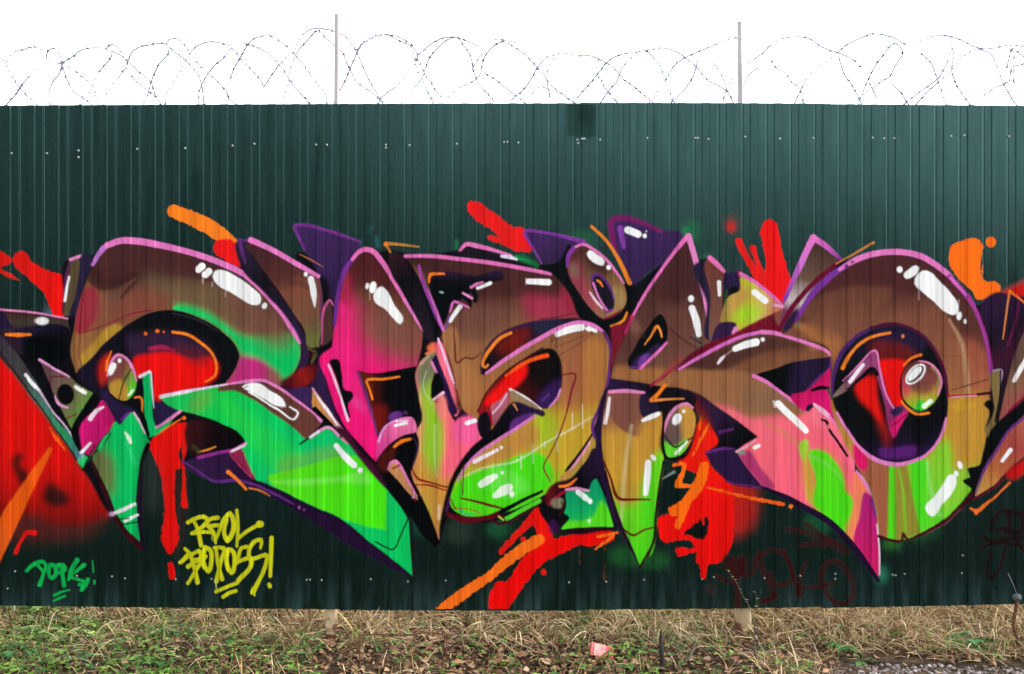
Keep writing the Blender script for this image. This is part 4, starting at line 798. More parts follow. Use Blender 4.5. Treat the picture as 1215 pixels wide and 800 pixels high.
S('749 505, 742 550, 737 620', [4, 5, 3], (222, 206, 150), soft=2, op=.45, clip=m); S('723 465, 744 464, 764 466', [4, 4.6, 3], (224, 130, 178)); S('723 472, 721 486, 718 502', [3, 5, 4], (242, 226, 222)); P('763 467, 770 470, 782 486, 762 494', (36, 22, 48)); S('763 499, 772 495, 781 491', [4, 6, 5], WHITE)
S('769 549, 768 566, 766 586', [7, 8, 6], WHITE); E(775, 543, 2.6, 4, WHITE, ang=-30); S('715 545, 724 566, 735 592, 752 592.5, 771 593', [2, 2.6, 4, 3, 2], (104, 10, 18)); S('733 620, 742 630, 751 635, 764 629, 775 626', [1.5, 2.4, 3, 2.4, 2], (96, 10, 18))
S('787 548, 782 580, 778 612, 776 640, 759 674', [3, 3.4, 3.4, 3, 3.4], (40, 8, 18)); S('776 642, 768 664', 2, (60, 8, 22)); S('718 560, 726 592, 738 628, 752 658, 759 673', [3, 4, 5, 5, 2], (36, 10, 34))
# drop beside the stem
P('786 500, 790 482, 802 474, 818 472, 826 490, 824 520, 812 544, 798 548, 787 540', (22, 10, 14), soft=1); m = P('788 508, 792 492, 804 481, 818 482, 825 494, 824 510, 816 530, 804 541, 792 542, 788 528', G(788, 510, 826, 505, (0, (96, 72, 70)), (.45, (112, 88, 76)), (.6, (186, 138, 56)), (1, (196, 140, 58)))); P('788 524, 800 530, 814 520, 812 538, 798 546, 788 540', (96, 206, 44), soft=1.2, clip=m); S('789 517, 796 527, 801 531, 810 526, 822 519', 1.8, (10, 8, 8)); S('788 512, 794 494, 805 482, 815 479, 822 484', [2, 3.4, 3.6, 3.6, 2.4], (224, 128, 178)); E(803, 497.5, 5, 7.5, WHITE, ang=30); E(811, 488, 1.8, 2.4, WHITE); S('802 538, 815 524', [4, 2.6], (226, 236, 210)); S('787 505, 787 530, 791 543, 800 546, 812 540', [3, 3, 3, 2, 2], (10, 6, 8)); S('786 568, 800 560', [1, 3], (170, 180, 170), soft=1.2, op=.6)
S('789 457, 780 468, 773 475', [4.5, 4, 5], (240, 124, 28)); S('774 475, 790 474, 811 473', [4, 2.6, 1.6], (222, 130, 60))
# green wedge between S and K
piece('letter_k_wedge')
m = P('666 628*, 668 612, 672 600, 672 584, 686 582, 699 582*, 704 570, 708 568*, 715 584, 728 625*, 700 626', G(690, 585, 700, 626, (0, (14, 150, 96)), (.5, (16, 168, 92)), (1, (40, 200, 60)))); P('728 625, 720 600, 714 594, 704 612, 690 618, 668 620, 666 629', (84, 214, 30), soft=1.2, clip=m); S('672 581, 684 580, 698 582', [3, 4, 2.6], (222, 140, 184)); S('686 584, 694 590, 700 595', [6, 7, 4], (226, 240, 230)); E(700.5, 595, 2.4, 3, WHITE); E(699, 618, 2, 2.4, (200, 240, 190), soft=.8); P('640 601, 654 600, 668 608, 676 614, 668 624, 660 632, 650 622', (12, 7, 14)); P('654 594, 668 592, 666 602, 656 602', (130, 120, 96), soft=1); S('666 595, 668 604, 664 611', 1.6, (60, 8, 20)); S('664 630, 690 628, 728 627', [3, 4.6, 4], (34, 6, 20)); P('656 616, 664 630, 656 634, 650 624', (60, 20, 70), soft=1.2, op=.8)

# ---- the O
piece('letter_o')
m = P('965 286*, 956 304, 946 324, 932 356, 926 392, 938 384, 960 350, 996 310*, 980 296', G(960, 290, 940, 370, (0, (70, 46, 38)), (.5, (104, 76, 60)), (.85, (196, 180, 180)), (1, (120, 60, 90)))); S('965 282, 956 300, 946 322, 931 356', [8, 8, 6, 5], G(960, 285, 935, 350, (0, (222, 118, 190)), (.4, (206, 110, 196)), (1, (140, 60, 160)))); S('965 282, 978 291, 997 307', [7, 6.5, 4], G(965, 282, 997, 307, (0, (226, 116, 188)), (.55, (196, 90, 180)), (1, (128, 50, 140))))
m = P('936 386*, 950 366, 962 350, 985 327, 1010 311, 1036 302, 1062 299, 1086 302, 1110 314, 1130 331, 1148 351, 1162 375, 1172 402, 1176 432, 1176 462, 1174 492, 1170 517, 1165 542, 1158 566, 1148 586, 1130 607, 1102 628, 1074 640, 1056 641, 1043 636*, 1040 610, 1034 584, 1016 552, 1000 520, 988 490, 984 462, 987 436, 984 416, 946 401, 926 394', G(1060, 300, 1100, 640, (0, (72, 32, 34)), (.14, (82, 40, 38)), (.22, (122, 72, 54)), (.42, (140, 86, 58)), (.6, (184, 132, 54)), (.74, (176, 150, 46)), (.84, (96, 206, 36)), (1, (90, 206, 40))), soft=.5)
P('960 350, 1010 312, 1062 300, 1110 314, 1150 355, 1172 405, 1176 440, 1164 440, 1140 400, 1110 360, 1070 344, 1020 344, 985 360, 950 386', (76, 35, 35), soft=1.4, op=.8, clip=m)
P('940 384, 966 386, 1000 404, 990 424, 985 430, 984 416, 960 400', (160, 100, 56), soft=2, op=.9, clip=m); P('950 372, 990 345, 1030 340, 1060 344, 1040 370, 1010 392, 990 402, 966 392', (122, 74, 54), soft=3, op=.6, clip=m)
P('1146 400, 1172 420, 1175 460, 1160 480, 1146 460', (166, 88, 62), soft=5, op=.8, clip=m); P('1128 400, 1146 430, 1150 470, 1128 500, 1126 440', (150, 92, 60), soft=5, op=.7, clip=m); S('1126 380, 1140 404, 1146 440, 1148 480, 1144 520, 1126 565', [3, 5, 6, 6, 5, 2], (196, 158, 118), soft=2.4, op=.55, clip=m)
P('1124 474, 1174 472, 1172 510, 1160 552, 1130 560, 1122 530', (190, 138, 48), soft=4, op=.85, clip=m); S('1132 482, 1142 474', 5, (198, 154, 40), soft=1.5, op=.7, clip=m); S('1134 486, 1154 480', 6, (198, 154, 40), soft=1.5, op=.7, clip=m)
P('1010 540, 1034 545, 1056 550, 1056 645, 1036 645, 1034 590', (158, 92, 62), soft=1, clip=m, sharp=True); P('1012 526, 1030 545, 1026 560, 1016 552', (216, 20, 96), soft=1.2, clip=m); P('1055 553, 1062 553, 1062 642, 1053 642', (84, 216, 26), soft=.8, clip=m, sharp=True); P('1062 550, 1075 549, 1084 590, 1092 632, 1062 645', (146, 124, 48), soft=1.2, op=.9, clip=m, sharp=True); S('1066 556, 1072 590, 1074 630', [3, 4, 3], (120, 196, 40), soft=1.2, op=.7, clip=m); P('1077 549, 1100 543, 1104 560, 1102 600, 1096 630, 1092 628, 1084 590', (74, 214, 30), soft=1.6, clip=m, sharp=True); P('1104 540, 1122 520, 1130 560, 1118 590, 1104 610, 1100 570', (120, 206, 44), soft=4, op=.85, clip=m); P('1130 560, 1158 556, 1146 590, 1120 612', (140, 196, 50), soft=4, op=.8, clip=m); S('1100 548, 1104 580, 1116 612', 4, (170, 226, 140), soft=3, op=.4, clip=m)
S('944 381, 952 366, 964 349, 985 328, 1004 315', [4, 6, 8, 8, 6], (120, 50, 146)); S('996 320, 1010 311, 1036 301.5, 1062 299, 1086 302, 1110 314, 1128 329', [4, 7, 7, 7, 7, 7, 6], PINK); S('1126 328, 1146 350, 1160 374, 1170 402, 1175 436, 1176.5 466', [6, 6, 5, 5, 4.6, 3], (166, 56, 146)); S('1128 330, 1146 350', [4, 2], (222, 110, 184)); E(1004, 316, 2.4, 2, (110, 40, 130), ang=-30); E(1011, 311, 2, 1.6, (110, 40, 130), ang=-30)
S('996 310, 972 330, 950 352, 934 374, 924 392', [4, 6, 6, 6, 5], (104, 8, 40)); S('992 313, 1012 302, 1036 288', [1.6, 2.4, 3], (196, 124, 54)); P('932 382, 946 366, 940 388, 928 396', (44, 24, 54), soft=1); E(947, 386, 2, 3, (50, 140, 90), soft=1.2, op=.7)
E(1067, 320, 3.6, 3.8, WHITE); P('1072 326, 1078 320, 1086 315, 1090 317, 1089 323, 1082 329, 1075 331', WHITE); P('1085 337, 1088 326, 1095 321, 1104 323, 1114 333, 1126 346, 1137 362, 1136 372, 1130 374, 1122 371, 1108 358, 1092 345', WHITE); E(1138, 375, 3, 5, WHITE, ang=10); E(1145, 381.5, 1.5, 3, WHITE); S('1090 340, 1090 356', .9, (220, 196, 190), op=.6); S('1136 370, 1138 356', 1, (230, 210, 210), op=.5)
# counter of the O
mo = P('987 470, 989 446, 998 420, 1014 401, 1034 389, 1055 384, 1076 388, 1096 400, 1111 419, 1120 442, 1124 470, 1122 500, 1117 516, 1104 535, 1084 547, 1060 551, 1040 546, 1020 531, 1004 509, 993 490', G(1020, 400, 1080, 550, (0, (30, 18, 40)), (.25, (10, 7, 10)), (.7, (12, 8, 12)), (1, (38, 18, 58))), soft=.5)
P('1040 396, 1070 392, 1100 408, 1090 420, 1060 412, 1040 410', (40, 24, 56), soft=3, op=.8, clip=mo); P('1030 410, 1070 408, 1090 424, 1070 434, 1042 430', (110, 24, 22), soft=3, op=.8, clip=mo)
P('1042 430, 1058 426, 1078 432, 1070 448, 1068 470, 1072 480, 1064 484, 1056 476, 1049 452', (232, 14, 12), soft=1.6, clip=mo); P('1014 458, 1036 446, 1040 470, 1048 500, 1054 524, 1046 508, 1032 486, 1020 474', (226, 18, 14), soft=2.2, clip=mo); P('1040 500, 1050 500, 1058 520, 1052 540, 1046 520', (120, 20, 20), soft=3, op=.7, clip=mo); P('1098 470, 1122 480, 1110 520, 1086 530, 1080 500', (10, 6, 10), soft=4, op=.8, clip=mo)
m = P('987 472, 1000 456, 1016 438, 1032 422, 1038 416*, 1042 430, 1048 452, 1055 474, 1061 484, 1070 480, 1078 488, 1068 504, 1060 520*, 1056 512, 1050 482, 1042 454, 1036 440, 1020 450, 1004 464', G(990, 470, 1060, 480, (0, (120, 110, 84)), (.2, (130, 80, 100)), (.5, (150, 64, 110)), (1, (140, 40, 92))), soft=.5, clip=mo); P('1056 504, 1078 488, 1066 508, 1060 520', (210, 24, 104), soft=.8, clip=mo); S('1057 506, 1078 490', 1.2, (70, 10, 40)); P('1056 488, 1066 482, 1072 484, 1060 494', (46, 30, 70), soft=.7); S('1006 462, 1022 448, 1036 438, 1040 444', [3, 4, 5, 5], (8, 5, 7), clip=mo); S('1000 452, 1018 434, 1038 416, 1044 440, 1053 472, 1060 484', [1, 1.8, 2.6, 2.4, 2.6, 2.4], (220, 120, 180)); S('1008 453, 1016 443, 1024 433', [4.4, 5, 4], (244, 226, 234))
S('1000 437, 1006 424, 1018 410, 1034 400, 1056 395', [4.5, 3.4, 3.4, 3.4, 3], (238, 128, 36)); E(1071, 399, 2, 2.4, (236, 128, 50)); S('1072 434, 1080 426, 1092 421', [2, 3, 3], (240, 120, 34)); S('1069 476, 1076 484, 1086 491, 1102 490', [2, 3, 3, 3], (238, 126, 36))
E(1092, 456, 25, 31, (8, 5, 8), soft=.8); m2 = P('1070 458, 1072 440, 1082 430, 1096 428, 1108 434, 1117 450, 1115 466, 1106 480, 1092 487, 1080 482, 1072 472', G(1090, 432, 1096, 486, (0, (96, 44, 44)), (.45, (136, 70, 62)), (.62, (186, 140, 50)), (1, (120, 190, 44)))); P('1069 450, 1078 446, 1080 466, 1074 474, 1069 464', (196, 60, 84), soft=2.5, op=.8, clip=m2); P('1080 458, 1100 450, 1108 462, 1090 468', (110, 62, 54), soft=2.5, op=.8, clip=m2); P('1086 480, 1094 474, 1096 488, 1088 488', (50, 200, 50), soft=1.2, clip=m2); S('1112 458, 1114 446, 1106 436', 3, (150, 150, 80), soft=1.6, op=.6, clip=m2)
E(1086, 444, 8.2, 15, WHITE, ang=42); E(1086, 444, 6.2, 12.8, (70, 34, 36), ang=42); E(1085, 443.5, 4.4, 11, WHITE, ang=42); S('1090 428.5, 1100 430, 1110 437, 1117 453, 1113 468', [1.5, 2.4, 2.6, 3, 2], (222, 130, 170)); S('1096 482, 1104 476', [6, 5.4], (232, 244, 222)); S('1082 486, 1092 488', 1.4, (40, 120, 60))
P('1042 534, 1060 531, 1088 532, 1086 540, 1066 544, 1044 541', (84, 26, 104), soft=1.4, clip=mo)
S('987 468, 989 446, 998 420, 1014 401, 1034 389.5', [3, 4.6, 5, 4.4, 4], (74, 34, 98)); S('1034 389, 1055 384.5, 1076 388, 1096 400, 1111 419, 1120 442, 1124 470', [4, 4.4, 4, 4, 4, 4, 3], (76, 12, 48)); S('993 490, 1004 509, 1020 531, 1040 546, 1060 551, 1084 547, 1104 535, 1117 516, 1122 496', [3, 3, 3.4, 5, 5, 4, 3, 3, 2], (224, 124, 186))
S('1125 470, 1145 469, 1162 468, 1175 467', [3, 2.6, 3, 3], (170, 20, 60)); S('1128 471.5, 1160 469', 1, (230, 160, 190)); S('1160 468, 1176 466', 3, (40, 6, 16)); S('1127 464, 1146 458, 1173 450', [1, 1.6, 1.4], (100, 50, 40)); S('1109 410, 1120 422, 1140 422', 1, (110, 50, 44), op=.6); S('982 462, 987 473', 3, (60, 70, 50), soft=1.2)
P('1097 602, 1108 590, 1119 574, 1126 563, 1133 564, 1135 572, 1130 584, 1118 598, 1106 613, 1101 610', (238, 240, 232)); E(1134.5, 562, 2.6, 3.6, WHITE, ang=-20); E(1139, 552, 3, 5, WHITE, ang=-20)
S('1042 636, 1056 641, 1070 641, 1071 633, 1076 640, 1092 634, 1112 624, 1132 610, 1150 590, 1156 580', [3.6, 4, 3.4, 3, 4, 4, 5, 5, 5, 4], (62, 6, 22)); S('1098 634, 1120 622, 1140 604', 1.2, (110, 60, 60))

# ---- letter fragment at the right edge
piece('fragment_right')
P('1164 362, 1180 347, 1200 350, 1262 366, 1262 440, 1216 440, 1200 450, 1186 480, 1178 478, 1178 440, 1172 402', G(1170, 370, 1215, 440, (0, (44, 18, 50)), (.4, (26, 10, 28)), (.7, (60, 16, 40)), (1, (30, 10, 30))), soft=1)
S('1198 345, 1194 372, 1190 402', [2.4, 2, 1.4], (226, 126, 60)); S('1198 345, 1206 352, 1218 362', [3, 2.6, 2], (240, 110, 30)); S('1208 360, 1204 384, 1196 410', 3, (100, 24, 70), soft=1.5, op=.7)
m = P('1262 350, 1230 380, 1214 396, 1204 420, 1196 450, 1188 486, 1184 508, 1196 492, 1216 472, 1262 440', G(1195, 440, 1215, 470, (0, (96, 70, 60)), (.5, (130, 90, 66)), (1, (150, 76, 70)))); S('1203 452, 1209 440, 1218 426', [4, 6, 6], (240, 232, 230)); S('1184 506, 1198 488, 1216 470, 1240 450', 3, (120, 12, 46))
P('1178 440, 1187 438, 1186 462, 1182 490, 1174 520, 1170 516, 1178 480', (128, 104, 60)); S('1178 440, 1187 438.5, 1185 462', [2, 2.4, 1.4], (150, 130, 150)); S('1187 440, 1186 466, 1180 500', 2, (12, 8, 10)); P('1167 480, 1174 474, 1178 478, 1176 496, 1170 508, 1173 486', BLACK)
P('1178 506, 1192 494, 1214 478, 1262 452, 1262 474, 1214 492, 1198 506, 1182 532, 1168 558, 1158 590, 1152 580, 1142 570, 1150 566, 1147 556, 1162 552, 1168 536', (9, 6, 10))
m = P('1157 590, 1162 570, 1172 548, 1186 526, 1202 505, 1216 492, 1262 470, 1262 520, 1214 542, 1194 560, 1176 578', G(1160, 585, 1215, 500, (0, (196, 150, 70)), (.35, (176, 96, 56)), (.7, (160, 66, 60)), (1, (170, 92, 66)))); S('1158 586, 1166 562, 1182 534, 1200 508, 1216 494', [1.5, 3, 3, 3, 3], (96, 46, 120), soft=1); S('1189 547, 1199 534', [4, 5], WHITE); S('1155 592, 1176 580, 1196 562, 1216 543, 1250 524', [3, 4, 4, 4, 4], (86, 8, 34)); P('1194 564, 1214 546, 1262 522, 1262 552, 1214 562, 1200 570', (190, 18, 16), soft=1.6)
S('1151 603, 1158 606.5, 1170 598, 1184 586, 1198 573', [2.6, 5, 2.6, 2.4, 3], (228, 106, 34)); E(1158, 608, 2.6, 3, (240, 110, 30))

# ---- tags along the foot of the fence
piece('tag_yellow')
YEL = (196, 196, 22); o = (200, 590)
for s, w in (('115 150, 160 126, 210 115, 232 135, 205 172, 150 212', 20), ('150 136, 178 200, 195 285', [18, 22, 20]), ('138 215, 200 206, 255 208', 18), ('292 122, 244 132, 226 165, 296 166', [22, 18, 18, 20]), ('232 170, 265 206, 280 272', [18, 18, 12]),
             ('276 262, 300 205, 342 115, 364 96, 384 140, 376 220, 352 256, 334 224, 346 132', [14, 18, 20, 22, 22, 24, 24, 18, 16]), ('405 78, 411 180, 405 292', [16, 18, 14]), ('412 246, 460 206, 540 160', [18, 18, 20]), ('538 160, 546 160', 34),
             ('72 386, 108 352, 122 330', [20, 24, 14]), ('98 306, 140 340, 182 316, 196 340, 116 412', [16, 18, 20, 18, 22]), ('132 352, 158 430, 172 502', [18, 20, 26]), ('140 372, 186 368, 192 396, 150 420', 15), ('114 512, 178 412, 222 350', [16, 18, 16]), ('218 300, 205 350, 218 418, 236 440, 254 380, 244 310, 218 298', 21), ('272 300, 330 300, 312 380, 284 500', [18, 20, 20, 22]), ('282 306, 300 420, 320 484', [16, 20, 22]),
             ('356 312, 344 362, 354 420, 374 450, 392 385, 372 312, 356 310', 20), ('466 292, 432 302, 416 345, 404 392', 18), ('416 382, 488 362, 492 392, 414 494', [18, 22, 22, 24]), ('546 302, 550 252, 512 262, 480 312, 484 362, 586 346, 576 402, 502 562', [14, 20, 20, 20, 20, 20, 20, 26]), ('613 240, 610 340, 605 466', [22, 20, 18]), ('598 518, 602 526', 22), ('282 560, 340 534, 406 510', 18), ('326 590, 360 568, 400 556', 18)):
    S(s, [q / 4.2 for q in w] if isinstance(w, list) else w / 4.2, YEL, soft=.8, org=o)
S('280 490, 283 540', 1.2, (206, 206, 120), org=o); S('258 215, 259 255', 1, YEL, org=o, op=.7); S('410 490, 410 508', 3, YEL, org=o); S('502 556, 510 582', 2.4, YEL, org=o)
piece('tag_green')
TG = (14, 164, 72); o = (0, 590)
for s, w in (('158 436, 205 396, 250 382, 272 400, 258 456, 236 520', [20, 22, 20, 18, 18, 26]), ('214 396, 240 420, 256 444', 16), ('298 402, 290 440, 304 478, 326 470, 336 430, 324 402, 300 400', 22), ('346 402, 376 402, 386 430, 360 450', 20), ('364 410, 372 462, 380 524', [18, 20, 24]), ('460 372, 424 432, 406 490', [28, 24, 16]), ('500 402, 462 432, 424 462', [24, 18, 16]), ('418 476, 466 486, 500 500', [18, 16, 16]), ('522 488, 506 520, 486 548', [22, 28, 20]), ('474 516, 500 524', 18), ('549 378, 553 444', [8, 11]), ('560 498, 561 514', [14, 10]), ('326 580, 366 562, 414 550', [16, 13, 8]), ('324 612, 350 600, 386 586', 13)):
    S(s, [q / 4.6 for q in w] if isinstance(w, list) else w / 4.6, TG, soft=.8, org=o)
piece('tag_dark_red')
DR = (52, 7, 9); o = (800, 590)
for s, w in (('665 190, 740 200, 880 250, 1020 325', [24, 26, 28, 30]), ('780 160, 860 215, 1000 290', [30, 22, 16]), ('745 285, 820 275, 890 290', 24), ('330 380, 360 480, 380 650', [20, 26, 40]), ('250 470, 330 500, 400 420, 340 370', 26), ('400 360, 420 470, 470 440, 480 360', 24), ('500 330, 520 420, 560 500, 590 600, 520 620', 26), ('500 350, 600 310, 680 380, 690 500, 620 520, 560 450', 22), ('650 310, 690 420, 740 580', [16, 20, 26]), ('780 390, 745 480, 740 580', 22), ('740 540, 850 530, 940 510', 20), ('870 460, 900 390, 960 380, 1030 450, 1060 560, 1020 630, 950 620, 890 540, 868 450', 26), ('530 615, 600 580', 22)):
    S(s, [q / 4.1 for q in w] if isinstance(w, list) else w / 4.1, DR, soft=1.8, org=o, op=.78)
P('862 656, 872 662, 884 658, 888 670, 880 684, 866 682, 858 672', DR, soft=2.5, op=.75)
E(843, 700, 6, 6, (60, 10, 14), soft=3, op=.5)
piece('tag_black')
DK = (26, 3, 7); o = (975, 590)
for s, w in (('1000 190, 1030 110, 1080 80, 1110 180, 1040 190', 24), ('1110 90, 1180 100, 1180 200, 1100 210', 30), ('950 230, 1000 260, 1080 250, 1190 240', 24), ('940 300, 1050 270, 1180 290', 18), ('1000 330, 985 420, 990 480, 1040 440, 1090 300', 20), ('1160 260, 1200 320, 1240 300', 20)):
    S(s, [q / 3.7 for q in w] if isinstance(w, list) else w / 3.7, DK, soft=1.4, org=o, op=.9)
piece('smudge')
P('673 116*, 707 116*, 707 161*, 700 164, 684 163, 673 161*', (16, 40, 33), soft=1.6, op=.5); P('690 124, 700 124, 701 150, 690 150', (12, 30, 25), soft=3, op=.4)
# thin green overspray left on the bare sheet
CUR[0] = 0
for x, y, rx, ry, c, a in ((500, 622, 10, 14, (30, 110, 80), .35), (545, 632, 16, 14, (50, 70, 50), .4), (592, 628, 14, 10, (30, 110, 60), .45), (745, 660, 24, 12, (30, 110, 40), .4), (775, 665, 20, 10, (40, 120, 40), .35), (970, 620, 16, 16, (24, 90, 50), .55), (1046, 682, 5, 9, (50, 150, 110), .8), (1058, 645, 10, 6, (50, 130, 30), .7), (820, 275, 12, 14, (20, 130, 70), .35), (690, 284, 16, 10, (20, 120, 60), .35), (836, 310, 8, 8, (20, 130, 90), .5), (1090, 630, 26, 12, (40, 100, 40), .3), (60, 372, 5, 10, (150, 170, 200), .35), (438, 602, 10, 16, (20, 110, 70), .4), (210, 600, 10, 60, (70, 20, 14), .3)):
    bx, mm = poly_mask(spline([(x + rx * math.cos(q * .45), y + ry * math.sin(q * .45), False) for q in range(14)], True), 4.5)
    under = 1 - coatA[bx[1]:bx[3], bx[0]:bx[2]]
    lay(bx, mm * under, c, a)
# ------------------------------------------------------------------ the fence: trapezoidal steel sheets, posts, screws and the paint on them
PITCH, PHASE = 28.6, 403.6            # rib spacing and position in wall units
RIB = 0.006
PROF = [(0.0, 0.0), (.9, -RIB), (9.2, -RIB), (10.1, 0.0), (18.6, 0.0), (19.3, .0011), (20.6, .0011), (21.3, 0.0)]
PU = np.array([p[0] for p in PROF] + [PITCH]); PY = np.array([p[1] for p in PROF] + [0.0])
def prof(u):
    return np.interp(np.mod(np.asarray(u, float) - PHASE, PITCH), PU, PY)
EDGE_U = sorted(PHASE - 1.2 + PITCH * k for k in (-50, -40, -30, -20, -10, 0, 10, 20, 30, 40, 50, 60))
KN_U = [-1100, -170, 60, 260, 400, 560, 685, 850, 970, 1110, 1215, 1500, 2200]
KN_B = [708, 716, 719.5, 721.5, 723, 724, 724, 723, 721, 718.5, 716.2, 712, 706]
KN_T = [132, 126, 124.2, 123.2, 122.6, 122.1, 121.8, 122.2, 122.8, 124, 125, 127, 132]
def v_bot(u): return np.interp(u, KN_U, KN_B)
def v_top(u): return np.interp(u, KN_U, KN_T)

fence = empty('metal_fence', (0, 0, 0))
tag(fence, 'tall green corrugated steel fence covered in a wide colourful graffiti mural', 'fence')
for e0, e1 in zip(EDGE_U[:-1], EDGE_U[1:]):
    us = [e0 + .07]
    k0 = math.floor((e0 - PHASE) / PITCH) - 1
    for k in range(k0, k0 + 14):
        for p in PROF:
            q = PHASE + k * PITCH + p[0]
            if e0 + .3 < q < e1 - .3: us.append(q)
    us.append(e1 - .07); us = sorted(us)
    ks = [q for q in KN_U if e0 + .3 < q < e1 - .3]
    us = np.array(sorted(set(us + ks)))
    y = prof(us)
    lap = np.array([e1 - .068, e1 + 4.5])                # the edge tucked under the next sheet
    us = np.concatenate([us, lap]); y = np.concatenate([y, prof(lap) * 0 + .0022]); x = wx(us)
    zt = wz(v_top(us)) + random.uniform(-.0035, .0035); zb = wz(v_bot(us)) + random.uniform(-.0035, .0035)
    n = len(us); th = .0009
    rows = [(y, zt), (y, zt * .5 + zb * .5), (y, zb), (y + th, zb), (y + th, zt)]
    co = np.concatenate([np.stack([x, yy, zz], 1) for yy, zz in rows])
    q = []
    for r in range(5):
        r2 = (r + 1) % 5
        for i in range(n - 1):
            q.append((r*n + i, r2*n + i, r2*n + i + 1, r*n + i + 1))
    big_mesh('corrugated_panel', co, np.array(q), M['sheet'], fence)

# posts behind the sheets; their feet show under the fence, thin poles carry the wire above it
for k, (pu, pole_u, top_v, lean) in enumerate(((391.5, 397.5, 15, -.8), (884, 880.5, 24, 1.6), (-95, -90, 18, .6), (1372, 1368, 20, -.5))):
    w = (.050, .070, .066, .066)[k] / 2
    X = wx(pu)
    v, f = box(X - w, X + w, .016, .016 + 2*w, -.30, wz(150), .006)
    mesh_obj('post', v, f, M['post'], fence)
    a = Vector((wx(pole_u), .03, wz(170))); b = Vector((wx(pole_u - lean), .03, wz(top_v)))
    v, f = box(-.0095, .0095, -.0095, .0095, 0, 1, .002)
    vv = [Vector((a.x + (b.x - a.x)*q.z + q.x, .03 + q.y, a.z + (b.z - a.z)*q.z)) for q in v]
    mesh_obj('wire_pole', vv, f, M['pole'], fence)
for vz in (172, 687):
    v, f = box(wx(EDGE_U[0]), wx(EDGE_U[-1]), .004, .0145, wz(vz) - .02, wz(vz) + .02)
    mesh_obj('rail', v, f, M['galv'], fence)

# screws: domed caps with a washer, one mesh shared by all
def screw_mesh():
    V, F, n = [], [], 10
    for r, d in ((.0050, .0), (.0048, -.0014), (.0031, -.0018), (.0028, -.0040), (.0016, -.0047)):
        for j in range(n):
            a = 2*math.pi*j/n
            V.append((r*math.cos(a), d, r*math.sin(a)))
    for i in range(4):
        for j in range(n):
            F.append((i*n + j, i*n + (j+1) % n, (i+1)*n + (j+1) % n, (i+1)*n + j))
    F.append(tuple(4*n + j for j in range(n)))
    me = bpy.data.meshes.new('screw'); me.from_pydata(V, [], F); me.materials.append(M['screw']); me.update()
    return me
sm = screw_mesh(); sm_dirty = sm.copy(); sm_dirty.materials.clear(); sm_dirty.materials.append(M['screw_dirty'])
SCREWS = [(14, 182), (56, 182), (94, 179), (94, 187), (163, 177), (220, 176), (276, 173), (302, 171), (375.5, 172), (388, 172), (458, 172), (458, 175.5), (486, 172.5), (542, 171), (598, 169), (602, 168.5), (615, 169.5), (685, 166), (686, 170), (712, 166), (768, 164), (825, 164), (828, 164), (840, 165.5), (884, 162.5), (925, 165), (965, 164), (1035, 164), (1049, 164.5), (1061, 164.5), (1128, 162), (1144, 161), (1197, 162),
          (18, 678), (10, 698), (92, 683), (133, 684), (149, 686), (209, 687), (251, 687), (364, 688), (368, 688), (382, 688), (440, 687), (484, 690), (529, 689), (675, 691), (719, 690), (764, 688), (833, 687), (847, 685), (907, 686), (949, 683), (991, 681), (991, 687), (1059, 682), (1062, 682.5), (1073, 681), (1142, 659), (1141, 680)]
for u, v in SCREWS:
    o = bpy.data.objects.new('screw', sm if v < 400 else sm_dirty); SC.collection.objects.link(o)
    o.parent = fence; o.location = (wx(u), float(prof(u)) - .0012, wz(v)); o.rotation_euler = (random.uniform(-.1, .1), random.uniform(0, 3), 0)
# bent bracket under the dark patch
v, f = box(wx(689.5), wx(694.5), -.016, -.0095, wz(166), wz(164.3), .001)
mesh_obj('bracket', v, f, M['screw'], fence)

# ---- the paint film: real sheets of paint following the ribs, 0.6 mm off the steel
GAIN = 1.0
colu = CU0 + (np.arange(CW) + .5) * CELL
brk = np.array([PHASE + k * PITCH + p for k in range(-20, 36) for p in PU[:-1]])
for bu in brk:                                     # let the film crease exactly where the steel creases
    i = int(round((bu - CU0) / CELL - .5))
    if 0 <= i < CW: colu[i] = bu
rowv = CV0 + (np.arange(CH) + .5) * CELL
fx = wx(colu); fy = prof(colu) - .0006
cov = coatA > .006
cell = cov[:-1, :-1] | cov[1:, :-1] | cov[:-1, 1:] | cov[1:, 1:]
vb = v_bot(colu) - 1.3; vt = v_top(colu) + 1.6
inside = (rowv[:, None] < vb[None, :]) & (rowv[:, None] > vt[None, :])
cell &= inside[:-1, :-1] & inside[1:, :-1] & inside[1:, 1:] & inside[:-1, 1:]
own = coatR[:-1, :-1]
